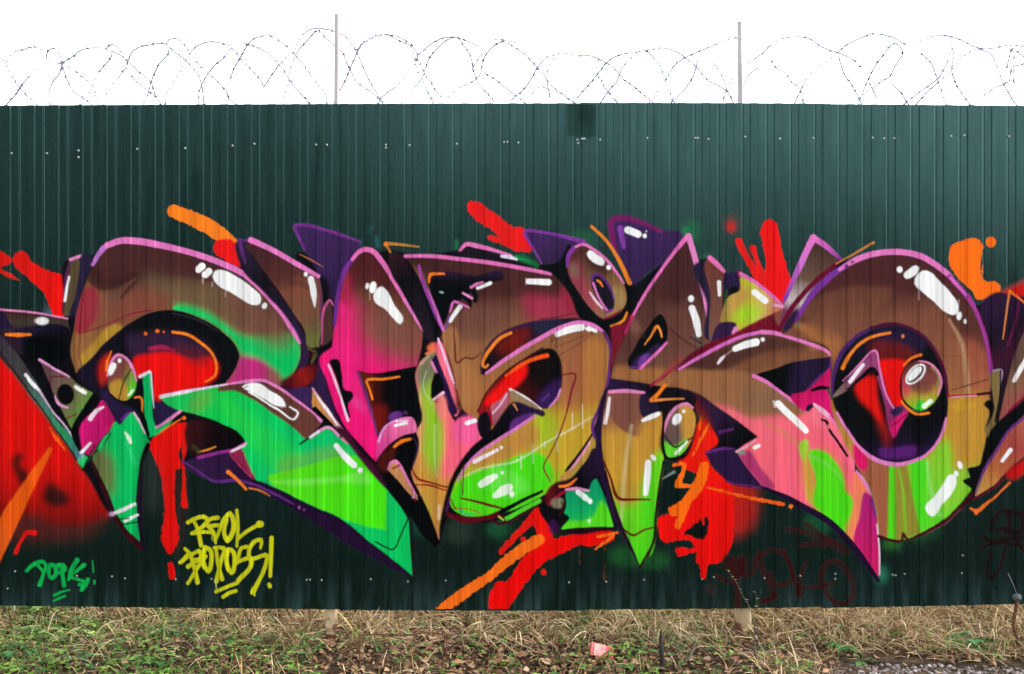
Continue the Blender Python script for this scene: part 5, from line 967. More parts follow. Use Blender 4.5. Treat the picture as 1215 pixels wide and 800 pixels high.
LAB = {
    'overspray': ('overspray', 'thin overspray misted on the bare green steel'), 'splash_left': ('paint_splash', 'big soft red splash with an orange streak below the left letter fragment'),
    'splash_upper_left': ('paint_splash', 'red paint flick above the left letter fragment'), 'splash_drips': ('paint_splash', 'red paint running down beside the yellow tag'),
    'splash_orange_red': ('paint_splash', 'orange flick with a red end above the first big letter'), 'splash_red_bolt': ('paint_splash', 'red slanting bolt above the third letter'),
    'splash_red_fingers': ('paint_splash', 'red paint fingers pointing up between fourth and fifth letters'), 'splash_orange_right': ('paint_splash', 'orange blob with a round dot beside the round last letter'),
    'splash_red_block': ('paint_splash', 'red block with orange strokes under the fourth letter'), 'splash_lower': ('paint_splash', 'wide red and orange brush sweep reaching the fence foot'),
    'shadow': ('letter_shadow', 'black and dark purple shadow coat between the letters'), 'flare_left': ('paint_flare', 'purple flare between first and second letters'),
    'flare_middle': ('paint_flare', 'purple flare above the third letter'), 'flare_right': ('paint_flare', 'purple flare with a white dash left of the fourth letter'),
    'fragment_left': ('graffiti_letter', 'cut off dark letter fragment with green and magenta tips'), 'letter_r': ('graffiti_letter', 'graffiti letter R in brown and green with a red counter'),
    'letter_r_foot': ('letter_foot', 'long green pointed foot of the letter R'), 'letter_a': ('graffiti_letter', 'graffiti letter A in magenta and brown'),
    'letter_s': ('graffiti_letter', 'graffiti letter S in brown fading to lime green'), 'letter_s_loop': ('letter_loop', 'small brown loop with a dark hole over the letter S'),
    'letter_k': ('graffiti_letter', 'graffiti letter K in brown with a pink pointed leg'), 'letter_k_wedge': ('letter_wedge', 'small teal and lime wedge between S and K'),
    'letter_o': ('graffiti_letter', 'round graffiti letter O in brown and green with a glossy ball'), 'fragment_right': ('graffiti_letter', 'cut off brown and purple letter fragment'),
    'tag_yellow': ('graffiti_tag', 'yellow handwritten tag reading REAL BODOSS!'), 'tag_green': ('graffiti_tag', 'green handwritten tag reading DOPE!'),
    'tag_dark_red': ('graffiti_tag', 'dark red scrawled tag low on the sheets'), 'tag_black': ('graffiti_tag', 'almost black scrawled tag low on the sheets'),
    'smudge': ('paint_patch', 'dark green touch-up patch at the top of the fence'),
}
for k, pn in enumerate(PIECES):
    jj, ii = np.nonzero(cell & (own == k))
    if len(jj) < 4: continue
    a = jj * CW + ii
    quads = np.stack([a, a + CW, a + CW + 1, a + 1], 1)
    used, inv = np.unique(quads, return_inverse=True)
    r, c = used // CW, used % CW
    co = np.stack([fx[c], fy[c], wz(rowv[r])], 1)
    rgba = np.concatenate([coatC[r, c] * GAIN, coatA[r, c][:, None]], 1)
    nm, lb = LAB[pn]
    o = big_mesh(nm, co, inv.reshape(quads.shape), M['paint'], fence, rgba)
    tag(o, lb)
    if pn in ('shadow', 'overspray'): o['kind'] = 'stuff'

# ------------------------------------------------------------------ coiled razor wire along the top
WIRE = {
 0: ['30 300,60 252,110 235,175 225,200 240,215 280,165 335,120 385,70 455,20 510', '-40 240,20 290,40 335,95 415,140 465,190 510', '215 285,235 235,260 230,285 260,295 310,320 380,350 435,390 460,450 510', '215 275,290 305,345 330,410 380,440 405,455 450,470 510', '240 510,235 440,250 390,285 345,295 305,345 270,385 238,432 228,500 230,530 240,525 275,490 315,455 375,435 430,380 500', '500 232,530 210,560 225,590 270,600 320,630 370,665 400,710 435,740 460,775 510', '525 238,590 275,640 320,680 358,715 385,735 450', '490 510,510 440,550 385,585 340,610 290,625 250,655 227,710 213,755 205,800 212,800 250,755 305,720 380,705 440,675 510', '790 215,800 190,840 185,880 220,905 255,940 300,975 335,1040 395,1075 435,1090 470,1150 510', '805 225,860 270,905 310,945 365,960 420,970 510', '780 510,795 440,825 385,855 335,890 275,925 225,965 205,1000 198,1050 205,1095 222,1080 255,1015 315,975 370,950 420,940 510', '1080 510,1090 390,1110 325,1145 270,1180 205,1216 180,1276 168', '1095 222,1140 270,1180 320,1240 385,1251 415'],
 304: ['60 168,100 190,155 225,200 280,255 350,300 410,330 450,335 510', '-60 205,0 225,45 245,105 300,150 365,180 410,230 465,265 510', '35 415,80 350,105 315,150 265,170 250,220 165,262 138,345 142,400 160,450 200,475 245,500 300,530 370,565 430,610 510', '130 510,140 440,155 380,165 320,200 240,250 185,295 145,330 180,365 210,405 245,440 320,490 400,520 420,610 490', '365 510,380 460,420 390,445 330,475 260,500 215,555 180,620 165,690 200,730 215,745 245,755 300,785 375,810 425,850 510', '475 250,500 210,550 178,605 163,690 183,735 210,765 265,750 310', '570 510,590 470,650 420,720 350', '670 510,725 450,760 405,790 370,810 300,850 240,900 195,945 175,985 215,1020 270,1030 330,1045 375,1130 480', '765 265,830 210,880 183,945 177,1010 200,1055 218', '765 270,795 340,835 400,890 465,965 415,1010 395,1060 360,1075 290,1110 235,1180 195,1240 205', '1025 330,1060 270,1100 215,1140 187,1195 195', '1080 345,1130 375,1200 430,1290 500'],
 608: ['-24 205,50 250,100 300,140 345,190 410,300 490', '-10 480,70 405,115 330,155 278,220 255,310 262,385 270,410 285,400 320,430 400,500 490', '180 470,165 375,185 290,220 262', '90 450,130 410,180 430', '280 500,355 410,405 350,450 295,520 258,595 245,650 235,760 237,810 265,870 315,920 375,1015 430,1060 510', '410 500,450 440,500 380,515 335,565 275,620 240,685 290,725 370,735 415,770 490', '400 275,480 320,530 378,600 430,670 490', '640 500,690 440,725 385,780 300,830 270,900 240,980 205,1050 180,1100 190', '750 490,830 410,870 330,880 280', '950 290,1000 370,1020 440', '1000 480,1015 430,1060 350,1120 295,1180 260,1215 225', '1060 500,1130 350,1170 320'],
 911: ['-2 225,50 190,125 175,205 187,250 220,300 240,335 250,405 285,440 320', '15 270,30 315,80 345,115 390,150 420,175 510', '120 510,165 410,205 345,280 295,335 245,380 210,420 190,495 162,600 180,670 215,735 185,790 170,890 180,1010 230,1160 215,1230 220', '335 265,360 345,415 430,450 510', '425 510,490 350,545 265,610 205,640 240,600 320,580 360,520 400,430 470', '480 390,520 470', '590 400,640 450,670 500', '725 250,775 300,805 380,850 500', '640 500,750 415,805 375,850 300,880 220,900 200', '700 500,745 450,870 330,905 285,1010 235,1060 260,1100 350,1150 455,1190 510', '870 200,880 250,875 350,900 410,960 500', '960 510,1080 415,1145 385,1160 320,1210 305', '1130 330,1160 230,1170 400'],
}
wire = empty('razor_wire', at(607, 130, .18))
tag(wire, 'loose coils of galvanised razor wire strung along the fence top', 'razor wire')
tubes, blades = [], []
def strand(pts, base_y, ph):
    q = spline([(p[0], p[1], False) for p in pts], False)
    P3 = [at(p[0], p[1], base_y + .07 * math.sin(ph + i * .22)) for i, p in enumerate(q)]
    P3 = [p + Vector((random.uniform(-1, 1), random.uniform(-1, 1), random.uniform(-1, 1))) * .0012 for p in P3]
    tubes.append(tube(P3, .0036, 5))
    acc, nxt = 0.0, random.uniform(.01, .03)
    for a, b in zip(P3[:-1], P3[1:]):
        d = (b - a).length
        while acc + d > nxt:
            p = a.lerp(b, (nxt - acc) / d)
            t = (b - a).normalized()
            s = t.cross(Vector((random.uniform(-1, 1), random.uniform(-1, 1), random.uniform(-1, 1)))).normalized()
            w = t.cross(s)
            for sg in (1, -1):                                     # two pairs of points, a folded clip in the middle
                tip = .0105 + random.uniform(0, .003)
                V = [p + t*.008, p - t*.008, p + s*.0045*sg + w*.0026, p + (s*tip + t*.007)*sg, p + (s*tip - t*.006)*sg, p - w*.0026 + s*.002*sg]
                blades.append((V, [(0, 2, 3), (2, 1, 4), (0, 5, 2), (2, 5, 1), (0, 3, 5), (1, 5, 4)]))
            nxt += random.uniform(.030, .052)
        acc += d
for x0, lst in WIRE.items():
    for k, s in enumerate(lst):
        pts = [(x0 + float(a.split()[0]) / 4, float(a.split()[1]) / 4) for a in s.split(',')]
        y = .10 + .055 * (k % 4) + .09
        strand(pts, y, k * 1.7)
        if x0 == 0: strand([(p[0] + 1215, p[1]) for p in pts], y, k)
        if x0 == 911: strand([(p[0] - 1215, p[1]) for p in pts], y, k)
v, f = join(tubes); adopt(mesh_obj('coil', v, f, M['galv'], None, True), wire)
v, f = join(blades); tag(adopt(mesh_obj('barbs', v, f, M['barb'], None), wire), kind='stuff')
v, f = tube([at(q, 108 + 2 * math.sin(q * .012) - (2 if 395 < q < 400 else 0), .045) for q in range(-100, 1330, 22)], .0014, 4)
adopt(mesh_obj('tension_wire', v, f, M['galv'], None, True), wire)
# ------------------------------------------------------------------ the ground
def gh(x, y):
    """height of the ground"""
    h = 0.10 * max(0.0, min(1.0, (y - .1) / .9)) if y > .1 else 0.0
    if y < 0: h += .07 * y if y > -1.2 else -.084
    if abs(x) < 6 and -1.6 < y < 2:
        f = 1.0
        h += (noise.noise(Vector((x*1.3, y*1.3, 3.1))) * .030 + noise.noise(Vector((x*5, y*5, 9.7))) * .016 + noise.noise(Vector((x*17, y*17, 1.3))) * .007) * f
    g = gravel_w(x, y)
    return h * (1 - .55 * g) - .02 * g

def gravel_w(x, y):
    """1 on the gravel strip at the right, 0 elsewhere"""
    edge = -.12 - .10 * max(0, min(1, (2.1 - x))) + .05 * math.sin(x * 5)
    a = max(0.0, min(1.0, (x - 1.25) / .35)); b = max(0.0, min(1.0, (edge - y) / .10))
    return a * b

gx = sorted(set([-1500, -400, -120, -50, -24, -14, -9, -6.2] + [round(-3.6 + i*.04, 3) for i in range(181)] + [-5, -4.2, 4.2, 5, 6.2, 9, 14, 24, 50, 120, 400, 1500]))
gy = sorted(set([-1500, -400, -120, -50, -24, -14, -9, -6, -4, -2.8, -2, -1.5] + [round(-1.2 + i*.035, 3) for i in range(75)] + [1.7, 2.2, 3, 4.5, 7, 12, 24, 60, 150, 400, 1500]))
V = [(x, y, gh(x, y)) for y in gy for x in gx]
n = len(gx)
F = [(j*n + i, j*n + i + 1, (j+1)*n + i + 1, (j+1)*n + i) for j in range(len(gy) - 1) for i in range(n - 1)]
tag(mesh_obj('ground', V, F, M['soil'], None, True), 'rough bare brown soil under and before the fence', 'ground', kind='structure')

# gravel: every stone its own shape
def stone_field(count, xr, yr, size):
    base = []
    for _ in range(6):
        vs = []
        for i in range(12):
            z = 1 - 2*(i + .5)/12; r = math.sqrt(1 - z*z); a = i*2.39996
            vs.append(Vector((r*math.cos(a), r*math.sin(a), z*.7)) * random.uniform(.75, 1.15))
        base.append(vs)
    import bmesh
    hull = []
    for vs in base:
        bm = bmesh.new()
        for q in vs: bm.verts.new(q)
        bmesh.ops.convex_hull(bm, input=bm.verts); bm.verts.index_update()
        hull.append(([w.co.copy() for w in bm.verts], [[w.index for w in f.verts] for f in bm.faces])); bm.free()
    co, tri, col = [], [], []
    k = 0
    while k < count:
        x, y = random.uniform(*xr), random.uniform(*yr)
        if random.random() > gravel_w(x, y): continue
        k += 1
        vs, fs = random.choice(hull); s = size * random.choice((.5, .6, .8, 1, 1.5)) * random.uniform(.7, 1.3)
        a = random.uniform(0, 6.3); ca, sa = math.cos(a), math.sin(a)
        o = len(co); z = gh(x, y) + s*.3
        c = random.choice(((.20, .16, .15), (.28, .24, .23), (.14, .11, .10), (.34, .30, .29), (.22, .15, .13)))
        g = random.uniform(.7, 1.25)
        for q in vs:
            co.append((x + (q.x*ca - q.y*sa)*s, y + (q.x*sa + q.y*ca)*s, z + q.z*s)); col.append((*[g*e for e in c], 1))
        tri += [[i + o for i in f] for f in fs]
    return np.array(co), np.array(tri), np.array(col)
co, tri, col = stone_field(6500, (1.2, 3.6), (-1.2, -.25), .0075)
tag(big_mesh('gravel', co, tri, M['stone'], None, col), 'grey and pinkish gravel strip beside the dry grass', 'gravel', kind='stuff')

# ------------------------------------------------------------------ plants
STRAW = [(.58, .43, .22), (.68, .53, .31), (.46, .31, .16), (.30, .18, .09), (.74, .60, .38), (.52, .33, .20), (.22, .13, .07), (.64, .50, .22)]
def px_of(x, y): return x / U * CAM_D / (CAM_D + y) + 607.5
GD = ([-300, 0, 60, 130, 200, 260, 300, 360, 420, 560, 640, 720, 800, 860, 920, 1000, 1080, 1150, 1215, 1500],
      [.3, .32, .3, .34, .45, .6, .9, .95, .8, .5, .4, .45, .55, .85, 1, 1, 1, .95, .9, .9])
def blades(count, lens, kind):
    co, quad, col = [], [], []
    k = 0
    while k < count:
        x = random.uniform(-3.5, 3.5); y = random.choice((random.uniform(-.62, 1.1), random.uniform(.0, .75), random.uniform(.0, .6), random.uniform(-.45, .0)))
        px = px_of(x, y)
        if gravel_w(x, y) > .1 and (kind != 'straw' or random.random() < .35 + gravel_w(x, y)): continue
        if min(abs(px - 391), abs(px - 884)) < 19 and -.6 < y < .2 and random.random() < .95: continue
        if kind == 'straw':
            d = np.interp(px, *GD)
            if y < -.1: d *= .32 if px < 860 else 1.0
            if abs(x) < 2.6 and 400 < px < 860 and y < -.05: d *= .5
        else:
            d = np.interp(px, [-300, 0, 120, 230, 330, 420, 560, 610, 660, 720, 770, 830, 880, 960, 1000, 1050, 1215, 1500], [.8, .9, .8, .7, .4, .12, .15, .5, .9, 1, 1, .6, .15, .12, .3, .15, .1, .1])
            if px > 420: d *= 1.0 if y > -.05 else .35
        if random.random() > d: continue
        clump = noise.noise(Vector((x*4, y*4, 5 if kind == 'straw' else 8)))
        if clump < -.15 and random.random() < .7: continue
        k += 1
        z = gh(x, y) - .004
        L = random.uniform(*lens) * (1.0 + .5 * clump)
        if kind == 'straw' and y > .02: L *= 1.25
        if y < -.05: L *= .7
        a = random.gauss(-1.57, 1.1) if random.random() < .6 else random.uniform(0, 6.28)
        dx, dy = math.cos(a), math.sin(a)
        up = random.uniform(.15, 1.0) if kind == 'straw' else random.uniform(.6, 1.3)
        droop = random.uniform(.3, 1.5) if kind == 'straw' else random.uniform(.1, .8)
        w = random.choice((random.uniform(.001, .002), random.uniform(.0016, .003), random.uniform(.0026, .0046))) * (1 if kind == 'straw' else .9)
        c = np.array(random.choice(STRAW) if kind == 'straw' else random.choice(((.16, .28, .04), (.22, .36, .06), (.10, .20, .03), (.30, .40, .10))))
        c = c * random.uniform(.6, 1.2)
        sx, sy = -dy*w, dx*w
        tw = random.uniform(-.6, .6)
        o = len(co); n = 5
        for i in range(n):
            t = i/(n - 1)
            hx = L * (t * .75 + .25 * t * t * droop)
            hz = L * up * (t - droop * .62 * t * t)
            X, Y, Z = x + dx*hx*(1 - .5*min(up, 1)), y + dy*hx*(1 - .5*min(up, 1)), z + max(hz, -.004 + .006*t)
            if abs(Y) < .02: Y = .025 if y > 0 else -.025     # straws lie against the sheet, not through it
            elif Y * y < 0 and Z > .15: Y = .025 if y > 0 else -.025
            e = (1 - t)**.6
            co.append((X - sx*e, Y - sy*e, Z + tw*w*e)); co.append((X + sx*e, Y + sy*e, Z - tw*w*e + .0004))
            cc = c * (.8 + .3*t)
            col.append((*cc, 1)); col.append((*cc, 1))
        for i in range(n - 1):
            quad.append((o + 2*i, o + 2*i + 1, o + 2*i + 3, o + 2*i + 2))
    return np.array(co), np.array(quad), np.array(col)
co, q, col = blades(27000, (.06, .28), 'straw')
tag(big_mesh('dry_grass', co, q, M['straw'], None, col), 'matted straw coloured dead grass along the foot of the fence', 'dry grass', kind='stuff')
co, q, col = blades(5200, (.04, .13), 'green')
tag(big_mesh('green_grass', co, q, M['leaf'], None, col), 'fresh green grass blades growing through the dead grass', 'grass', kind='stuff')

def leaf_shape(n, lobes):
    """outline of a leaf, 1 long, along +x, folded along its middle"""
    rim = []
    for i in range(n + 1):
        t = i/n
        w = .34*math.sin(math.pi*min(1, t*1.02)**.8) * (1 + lobes*math.sin(t*math.pi*5))
        rim.append((t, w))
    V = [(0, 0, 0)]
    F = []
    V = []
    for t, w in rim:
        V += [(t, -w, .10*w), (t, 0, -.03), (t, w, .10*w)]
    for i in range(n):
        a = 3*i
        F += [(a, a+1, a+4, a+3), (a+1, a+2, a+5, a+4)]
    return np.array(V), np.array(F)

def put_leaf(acc, shape, p, size, az, pitch, roll, c):
    V, F = shape
    ca, sa, cp, sp, cr, sr = math.cos(az), math.sin(az), math.cos(pitch), math.sin(pitch), math.cos(roll), math.sin(roll)
    v = V * size
    y, z = v[:, 1]*cr - v[:, 2]*sr, v[:, 1]*sr + v[:, 2]*cr
    x, z = v[:, 0]*cp - z*sp, v[:, 0]*sp + z*cp
    # leaves bend along their length
    z = z - .25*(v[:, 0]**2)/max(size, 1e-6)
    X, Y = x*ca - y*sa, x*sa + y*ca
    o = acc[3]
    acc[0].append(np.stack([X + p[0], Y + p[1], z + p[2]], 1)); acc[1].append(F + o)
    cc = np.tile(np.array([*c, 1.0]), (len(V), 1)); cc[:, :3] *= np.linspace(.85, 1.1, len(V))[:, None]
    acc[2].append(cc); acc[3] += len(V)
def finish(name, acc, mat, parent=None):
    return big_mesh(name, np.concatenate(acc[0]), np.concatenate(acc[1]), mat, parent, np.concatenate(acc[2]))

LS, LS2 = leaf_shape(5, .0), leaf_shape(7, .28)
# dead leaves strewn over the soil
DEAD = [(.28, .16, .08), (.36, .22, .12), (.20, .10, .055), (.40, .26, .15), (.32, .16, .10), (.16, .085, .05), (.44, .30, .19)]
acc = [[], [], [], 0]
k = 0
while k < 9500:
    x, y = random.uniform(-3.4, 3.4), random.uniform(-.62, .5)
    px = px_of(x, y)
    d = np.interp(px, [-300, 0, 150, 300, 420, 500, 700, 800, 900, 1000, 1100, 1215, 1500], [.3, .3, .3, .5, .9, 1, 1, .8, .35, .3, .5, .4, .4])
    if random.random() > d or gravel_w(x, y) > .6 and random.random() < .9: continue
    k += 1
    c = np.array(random.choice(DEAD)) * random.uniform(.6, 1.15)
    put_leaf(acc, random.choice((LS, LS2)), (x, y, gh(x, y) + random.uniform(.004, .02)), random.choice((random.uniform(.012, .028), random.uniform(.016, .045))), random.uniform(0, 6.28), random.uniform(-.3, .5), random.uniform(-.9, .9), c)
tag(finish('leaf_litter', acc, M['dead']), 'small brown fallen leaves strewn over the soil', 'leaf litter', kind='stuff')

# low green ground cover, thickest at the left
acc = [[], [], [], 0]
k = 0
GREEN = [(.08, .20, .03), (.14, .29, .04), (.22, .38, .06), (.055, .15, .03), (.15, .30, .07), (.26, .40, .08)]
while k < 4500:
    x, y = random.uniform(-3.4, 3.4), random.uniform(-.62, .45)
    px = px_of(x, y)
    d = np.interp(px, [-300, 0, 100, 250, 330, 380, 420, 600, 700, 830, 900, 960, 1215, 1500], [1, 1, 1, .9, .6, .25, .12, .22, .3, .25, .15, .2, .12, .1])
    cl = noise.noise(Vector((x*3.3, y*4, 21)))
    if random.random() > d * (1.1 if cl > 0 else .3) or gravel_w(x, y) > .2: continue
    k += 1
    c = np.array(random.choice(GREEN)) * random.uniform(.5, 1.15)
    p = (x, y, gh(x, y) + random.uniform(.01, .055))
    az = random.uniform(0, 6.28)
    s = random.uniform(.012, .030)
    for j in range(random.choice((1, 3, 3))):
        put_leaf(acc, LS, p, s, az + j*2.1 + random.uniform(-.3, .3), random.uniform(-.1, .6), random.uniform(-.4, .4), c)
tag(finish('ground_cover', acc, M['leaf']), 'low green three leaved ground cover among the dead leaves', 'ground cover', kind='stuff')

# larger single weeds
def weed(px, py, y, r, nl, tone, label, lobed=False, tall=.5):
    base = at(px, py, y); x = base.x
    z = gh(x, y)
    root = empty('weed_plant', (x, y, z)); tag(root, label, 'weed', 'green weeds on the verge')
    st, acc = [], [[], [], [], 0]
    for i in range(nl):
        a = i*2.399 + random.uniform(-.3, .3); q = (i + .5)/nl
        reach = r*random.uniform(.35, .8); hgt = r*tall*random.uniform(.4, 1.1)
        tip = Vector((math.cos(a)*reach, math.sin(a)*reach*.8, hgt))
        st.append(tube([Vector((0, 0, -.01)), tip*.5 + Vector((0, 0, hgt*.25)), tip], [.0016, .0013, .0009], 4))
        c = np.array(tone)*random.uniform(.75, 1.3)
        put_leaf(acc, LS2 if lobed else LS, tip, r*random.uniform(.5, .8), a + random.uniform(-.3, .3), random.uniform(-.3, .25), random.uniform(-.3, .3), c)
        if lobed:
            for s in (-.8, .8): put_leaf(acc, LS2, tip, r*random.uniform(.35, .55), a + s, random.uniform(-.3, .2), random.uniform(-.3, .3), c)
    o = finish('leaves', acc, M['leaf'], root)
    v, f = join(st); mesh_obj('stem', v, f, M['stalk'], root, True)
    return root
M['stalk'] = noise_mat('green_stalk', (.07, .14, .03), (.16, .22, .06), 80, .6)
weed(1152, 762, -.06, .11, 16, (.07, .24, .05), 'large lobed bright green weed in dry grass near the gravel', True)
weed(1000, 762, -.10, .075, 10, (.09, .26, .07), 'small pale green weed in drooping straw beside the big lobed weed', True)
weed(1042, 752, .05, .07, 9, (.08, .24, .05), 'green weed hiding in straw just behind the fence foot', True)
weed(1022, 778, -.22, .06, 8, (.07, .20, .04), 'low weed at the gravel edge under the drooping straw')
weed(1178, 772, -.16, .055, 8, (.07, .20, .04), 'little weed between the gravel and the large lobed weed')
weed(943, 790, -.34, .07, 11, (.09, .26, .04), 'fresh green tuft on the bare strip beside the rust footed post')
weed(812, 752, .02, .06, 8, (.20, .34, .06), 'yellow green tuft left of the rust footed post')
weed(763, 772, -.18, .055, 8, (.08, .24, .05), 'green weed between the red card and the charred stick')
weed(304, 760, -.05, .05, 7, (.06, .26, .10), 'blue green weed at the right end of the ground cover')
weed(92, 772, -.20, .06, 9, (.05, .25, .11), 'blue green weed amid ground cover under the green tag')
weed(22, 770, -.16, .07, 10, (.07, .22, .06), 'broad weed amid ground cover by the thin pale stake')
weed(150, 752, .02, .07, 11, (.10, .28, .06), 'bushy weed under the fence between the two tags')
weed(215, 745, .08, .075, 11, (.08, .25, .06), 'tall leafed weed under the yellow tag')
weed(445, 767, -.10, .04, 6, (.08, .24, .06), 'small weed inside the longer rusty wire frame')
weed(475, 782, -.24, .035, 6, (.10, .26, .06), 'tiny weed under the longer rusty wire frame')

# big single dead leaves
for px, py, s, az in ((536, 781, .06, .4), (592, 786, .055, 2.2), (222, 786, .065, 1.2), (566, 752, .045, .2), (626, 770, .05, 3.0), (506, 790, .05, 4.4), (205, 790, .055, 5.4), (650, 788, .045, 1.9)):
    y = -.38 + (800 - py) * .006
    p = at(px, py, y)
    acc = [[], [], [], 0]
    put_leaf(acc, LS2, (0, 0, .012), s * 1.3, az, .15, random.uniform(-.4, .4), np.array(random.choice(DEAD[:5])) * 1.25)
    o = finish('dead_leaf', acc, M['dead'])
    o.location = (p.x, y, gh(p.x, y) + .012)
    tag(o, 'large curled brown dead leaf lying on the bare soil', 'leaf', 'large dead leaves on the soil')

# ------------------------------------------------------------------ small things on the verge
def rod(pts, r, wob=.0015, n=6):
    return tube([Vector(p) + Vector((random.uniform(-wob, wob), random.uniform(-wob, wob), random.uniform(-wob, wob))) for p in pts], r, n)
def on_ground(px, py, y):
    p = at(px, py, y); return p
# two rusty frames of bent wire stuck in the soil
def frame(pts, legs, y, label):
    a = at(*pts[0], y)
    root = empty('rusty_wire_frame', (a.x, y, gh(a.x, y))); tag(root, label, 'wire frame')
    q = spline([(p[0], p[1], False) for p in pts], False)
    v, f = rod([at(p[0], p[1], y + .004*math.sin(i)) for i, p in enumerate(q)], .0036)
    adopt(mesh_obj('crossbar', v, f, M['rust'], None, True), root)
    for lg in legs:
        t = at(lg[0], lg[1], y + .002); b = at(lg[2], lg[3], y - .01)
        b.z = min(b.z, gh(b.x, y) - .04)
        v, f = rod([t, t.lerp(b, .35), t.lerp(b, .7), b], .0034)
        adopt(mesh_obj('leg', v, f, M['rust'], None, True), root)
    return root
frame([(426, 754), (445, 753), (480, 753.5), (528, 754), (533, 757)], [(426, 752, 428, 782), (527, 754, 524, 800), (530, 755, 529, 800)], -.32, 'longer rusty wire frame with two close legs on leaf litter')
frame([(205, 791), (230, 781), (255, 773), (280, 768), (288, 770)], [(289, 769, 289, 800), (278, 769, 277, 780), (208, 789, 207, 800)], -.36, 'slanting rusty wire frame in dead leaves below the yellow tag')
# charred stick, twig, and a rod standing in for a low mud ridge
root = at(785, 800, -.36)
v, f = rod([(root.x, -.36, -.10), at(785.5, 785, -.36), at(785, 768, -.36), at(784, 756, -.36), at(784.6, 749, -.36)], [.012, .0115, .010, .008, .003], .001, 8)
tag(mesh_obj('burnt_stake', v, f, M['darkwood'], None, True), 'short charred black stick standing in the soil beside green weeds', 'stick')
v, f = join([rod([at(800, 798, -.34), at(808, 788, -.33), at(818, 781, -.31), at(823, 772, -.30), at(826, 757, -.29)], [.006, .005, .0045, .004, .002], .001), rod([at(818, 781, -.31), at(810, 777, -.30), at(797, 758, -.2), at(789, 742, -.12)], [.003, .0026, .002, .001], .001)])
tag(mesh_obj('twig', v, f, M['bark'], None, True), 'forked dark twig leaning between charred stick and post', 'twig')
v, f = rod([at(846, 782, -.16), at(862, 778, -.15), at(880, 777, -.14), at(905, 776, -.13), at(926, 772, -.12)], [.009, .013, .014, .012, .006], .003, 10)
tag(mesh_obj('mud_ridge', v, f, M['ridge'], None, True), 'muddy brown branch lying at the foot of the post', 'ridge')
# curled pipe end by the post
vo, fo = [], []
c = at(842, 757, .10)
for i in range(3):
    for j in range(14):
        a = 2*math.pi*j/14
        r = (.032, .032, .024)[i]
        vo.append(Vector((c.x + r*math.cos(a) + (0, .14, .14)[i]*0 + (0.0, .10, .0)[i], c.y + (0, .06, .002)[i], max(c.z, gh(c.x, .10) + .02) + r*.8*math.sin(a))))
for j in range(14):
    k = (j + 1) % 14
    fo += [(j, k, 14 + k, 14 + j), (j, 28 + j, 28 + k, k)]
fo.append(tuple(28 + j for j in range(14)))
tag(mesh_obj('broken_pipe', vo, fo, M['darkwood'], None, True), 'short dark pipe end half hidden in straw beside the post', 'pipe')
# faded red card, crumpled, with a paler printed band
root = at(713, 775, -.22)
z0 = gh(root.x, -.22) + .030
card = empty('red_packet', (root.x, -.22, z0)); tag(card, 'small faded red card packet lying tilted on the soil', 'litter')
def slab(w, d, h, rz, tilt, off=(0, 0, 0), sag=.0):
    V, F, nx, ny = [], [], 6, 4
    for s in (0, 1):
        for j in range(ny):
            for i in range(nx):
                x, y = (i/(nx-1) - .5)*w, (j/(ny-1) - .5)*d
                z = s*h + sag*(math.sin(x*60) * .5 + math.cos(y*70)*.5)
                V.append((x + off[0], y + off[1], z + off[2]))
    n = nx*ny
    for j in range(ny-1):
        for i in range(nx-1):
            a = j*nx + i
            F += [(a, a+nx, a+nx+1, a+1), (n+a, n+a+1, n+a+nx+1, n+a+nx)]
    for i in range(nx-1): F += [(i, i+1, n+i+1, n+i), ((ny-1)*nx+i, n+(ny-1)*nx+i, n+(ny-1)*nx+i+1, (ny-1)*nx+i+1)]
    for j in range(ny-1): F += [(j*nx, n+j*nx, n+(j+1)*nx, (j+1)*nx), (j*nx+nx-1, (j+1)*nx+nx-1, n+(j+1)*nx+nx-1, n+j*nx+nx-1)]
    from mathutils import Matrix
    R = Matrix.Rotation(tilt[0], 3, 'X') @ Matrix.Rotation(tilt[1], 3, 'Y') @ Matrix.Rotation(rz, 3, 'Z')
    return [R @ Vector(q) for q in V], F
v, f = slab(.115, .060, .014, -.15, (1.05, .42), sag=.002); mesh_obj('box', v, f, M['red'], card)
v, f = slab(.058, .054, .003, -.15, (1.05, .42), (-.016, .0, .0155), .002); tag(mesh_obj('printed_band', v, f, M['pinkcard'], card), 'sun bleached pale pink printed face')
# budding saplings in front of the sheets
def sapling(pts, y, label, nleaf, r0):
    b = at(*pts[0], y); g = gh(b.x, y)
    root = empty('sapling', (b.x, y, g)); tag(root, label, 'sapling')
    q = spline([(p[0], p[1], False) for p in pts], False)
    P3 = [at(p[0], p[1], y) for p in q]
    P3.insert(0, Vector((b.x, y, g - .03)))
    rr = [r0 * (1 - .75*i/(len(P3)-1)) for i in range(len(P3))]
    v, f = tube(P3, rr, 5); adopt(mesh_obj('stem', v, f, M['bark'], None, True), root)
    acc = [[], [], [], 0]
    for i in range(nleaf):
        p = P3[int(len(P3) * (.35 + .62*i/max(1, nleaf-1))) if len(P3) * (.35 + .62*i/max(1, nleaf-1)) < len(P3) else -1]
        for s in (0, 1): put_leaf(acc, LS, p, random.uniform(.008, .017), random.uniform(0, 6.28), random.uniform(.1, .9), 0, np.array((.30, .42, .10))*random.uniform(.8, 1.2))
    if nleaf: adopt(finish('buds', acc, M['leaf']), root)['kind'] = 'stuff'
sapling([(895, 742), (890, 722), (882, 708), (874, 692), (864, 677)], -.16, 'thin bare sapling with yellow green buds leaning before the dark red tag', 9, .0026)
sapling([(896, 745), (896, 725), (897, 706), (896, 703)], -.15, 'short straight sapling with leafy tip before the post foot', 4, .002)
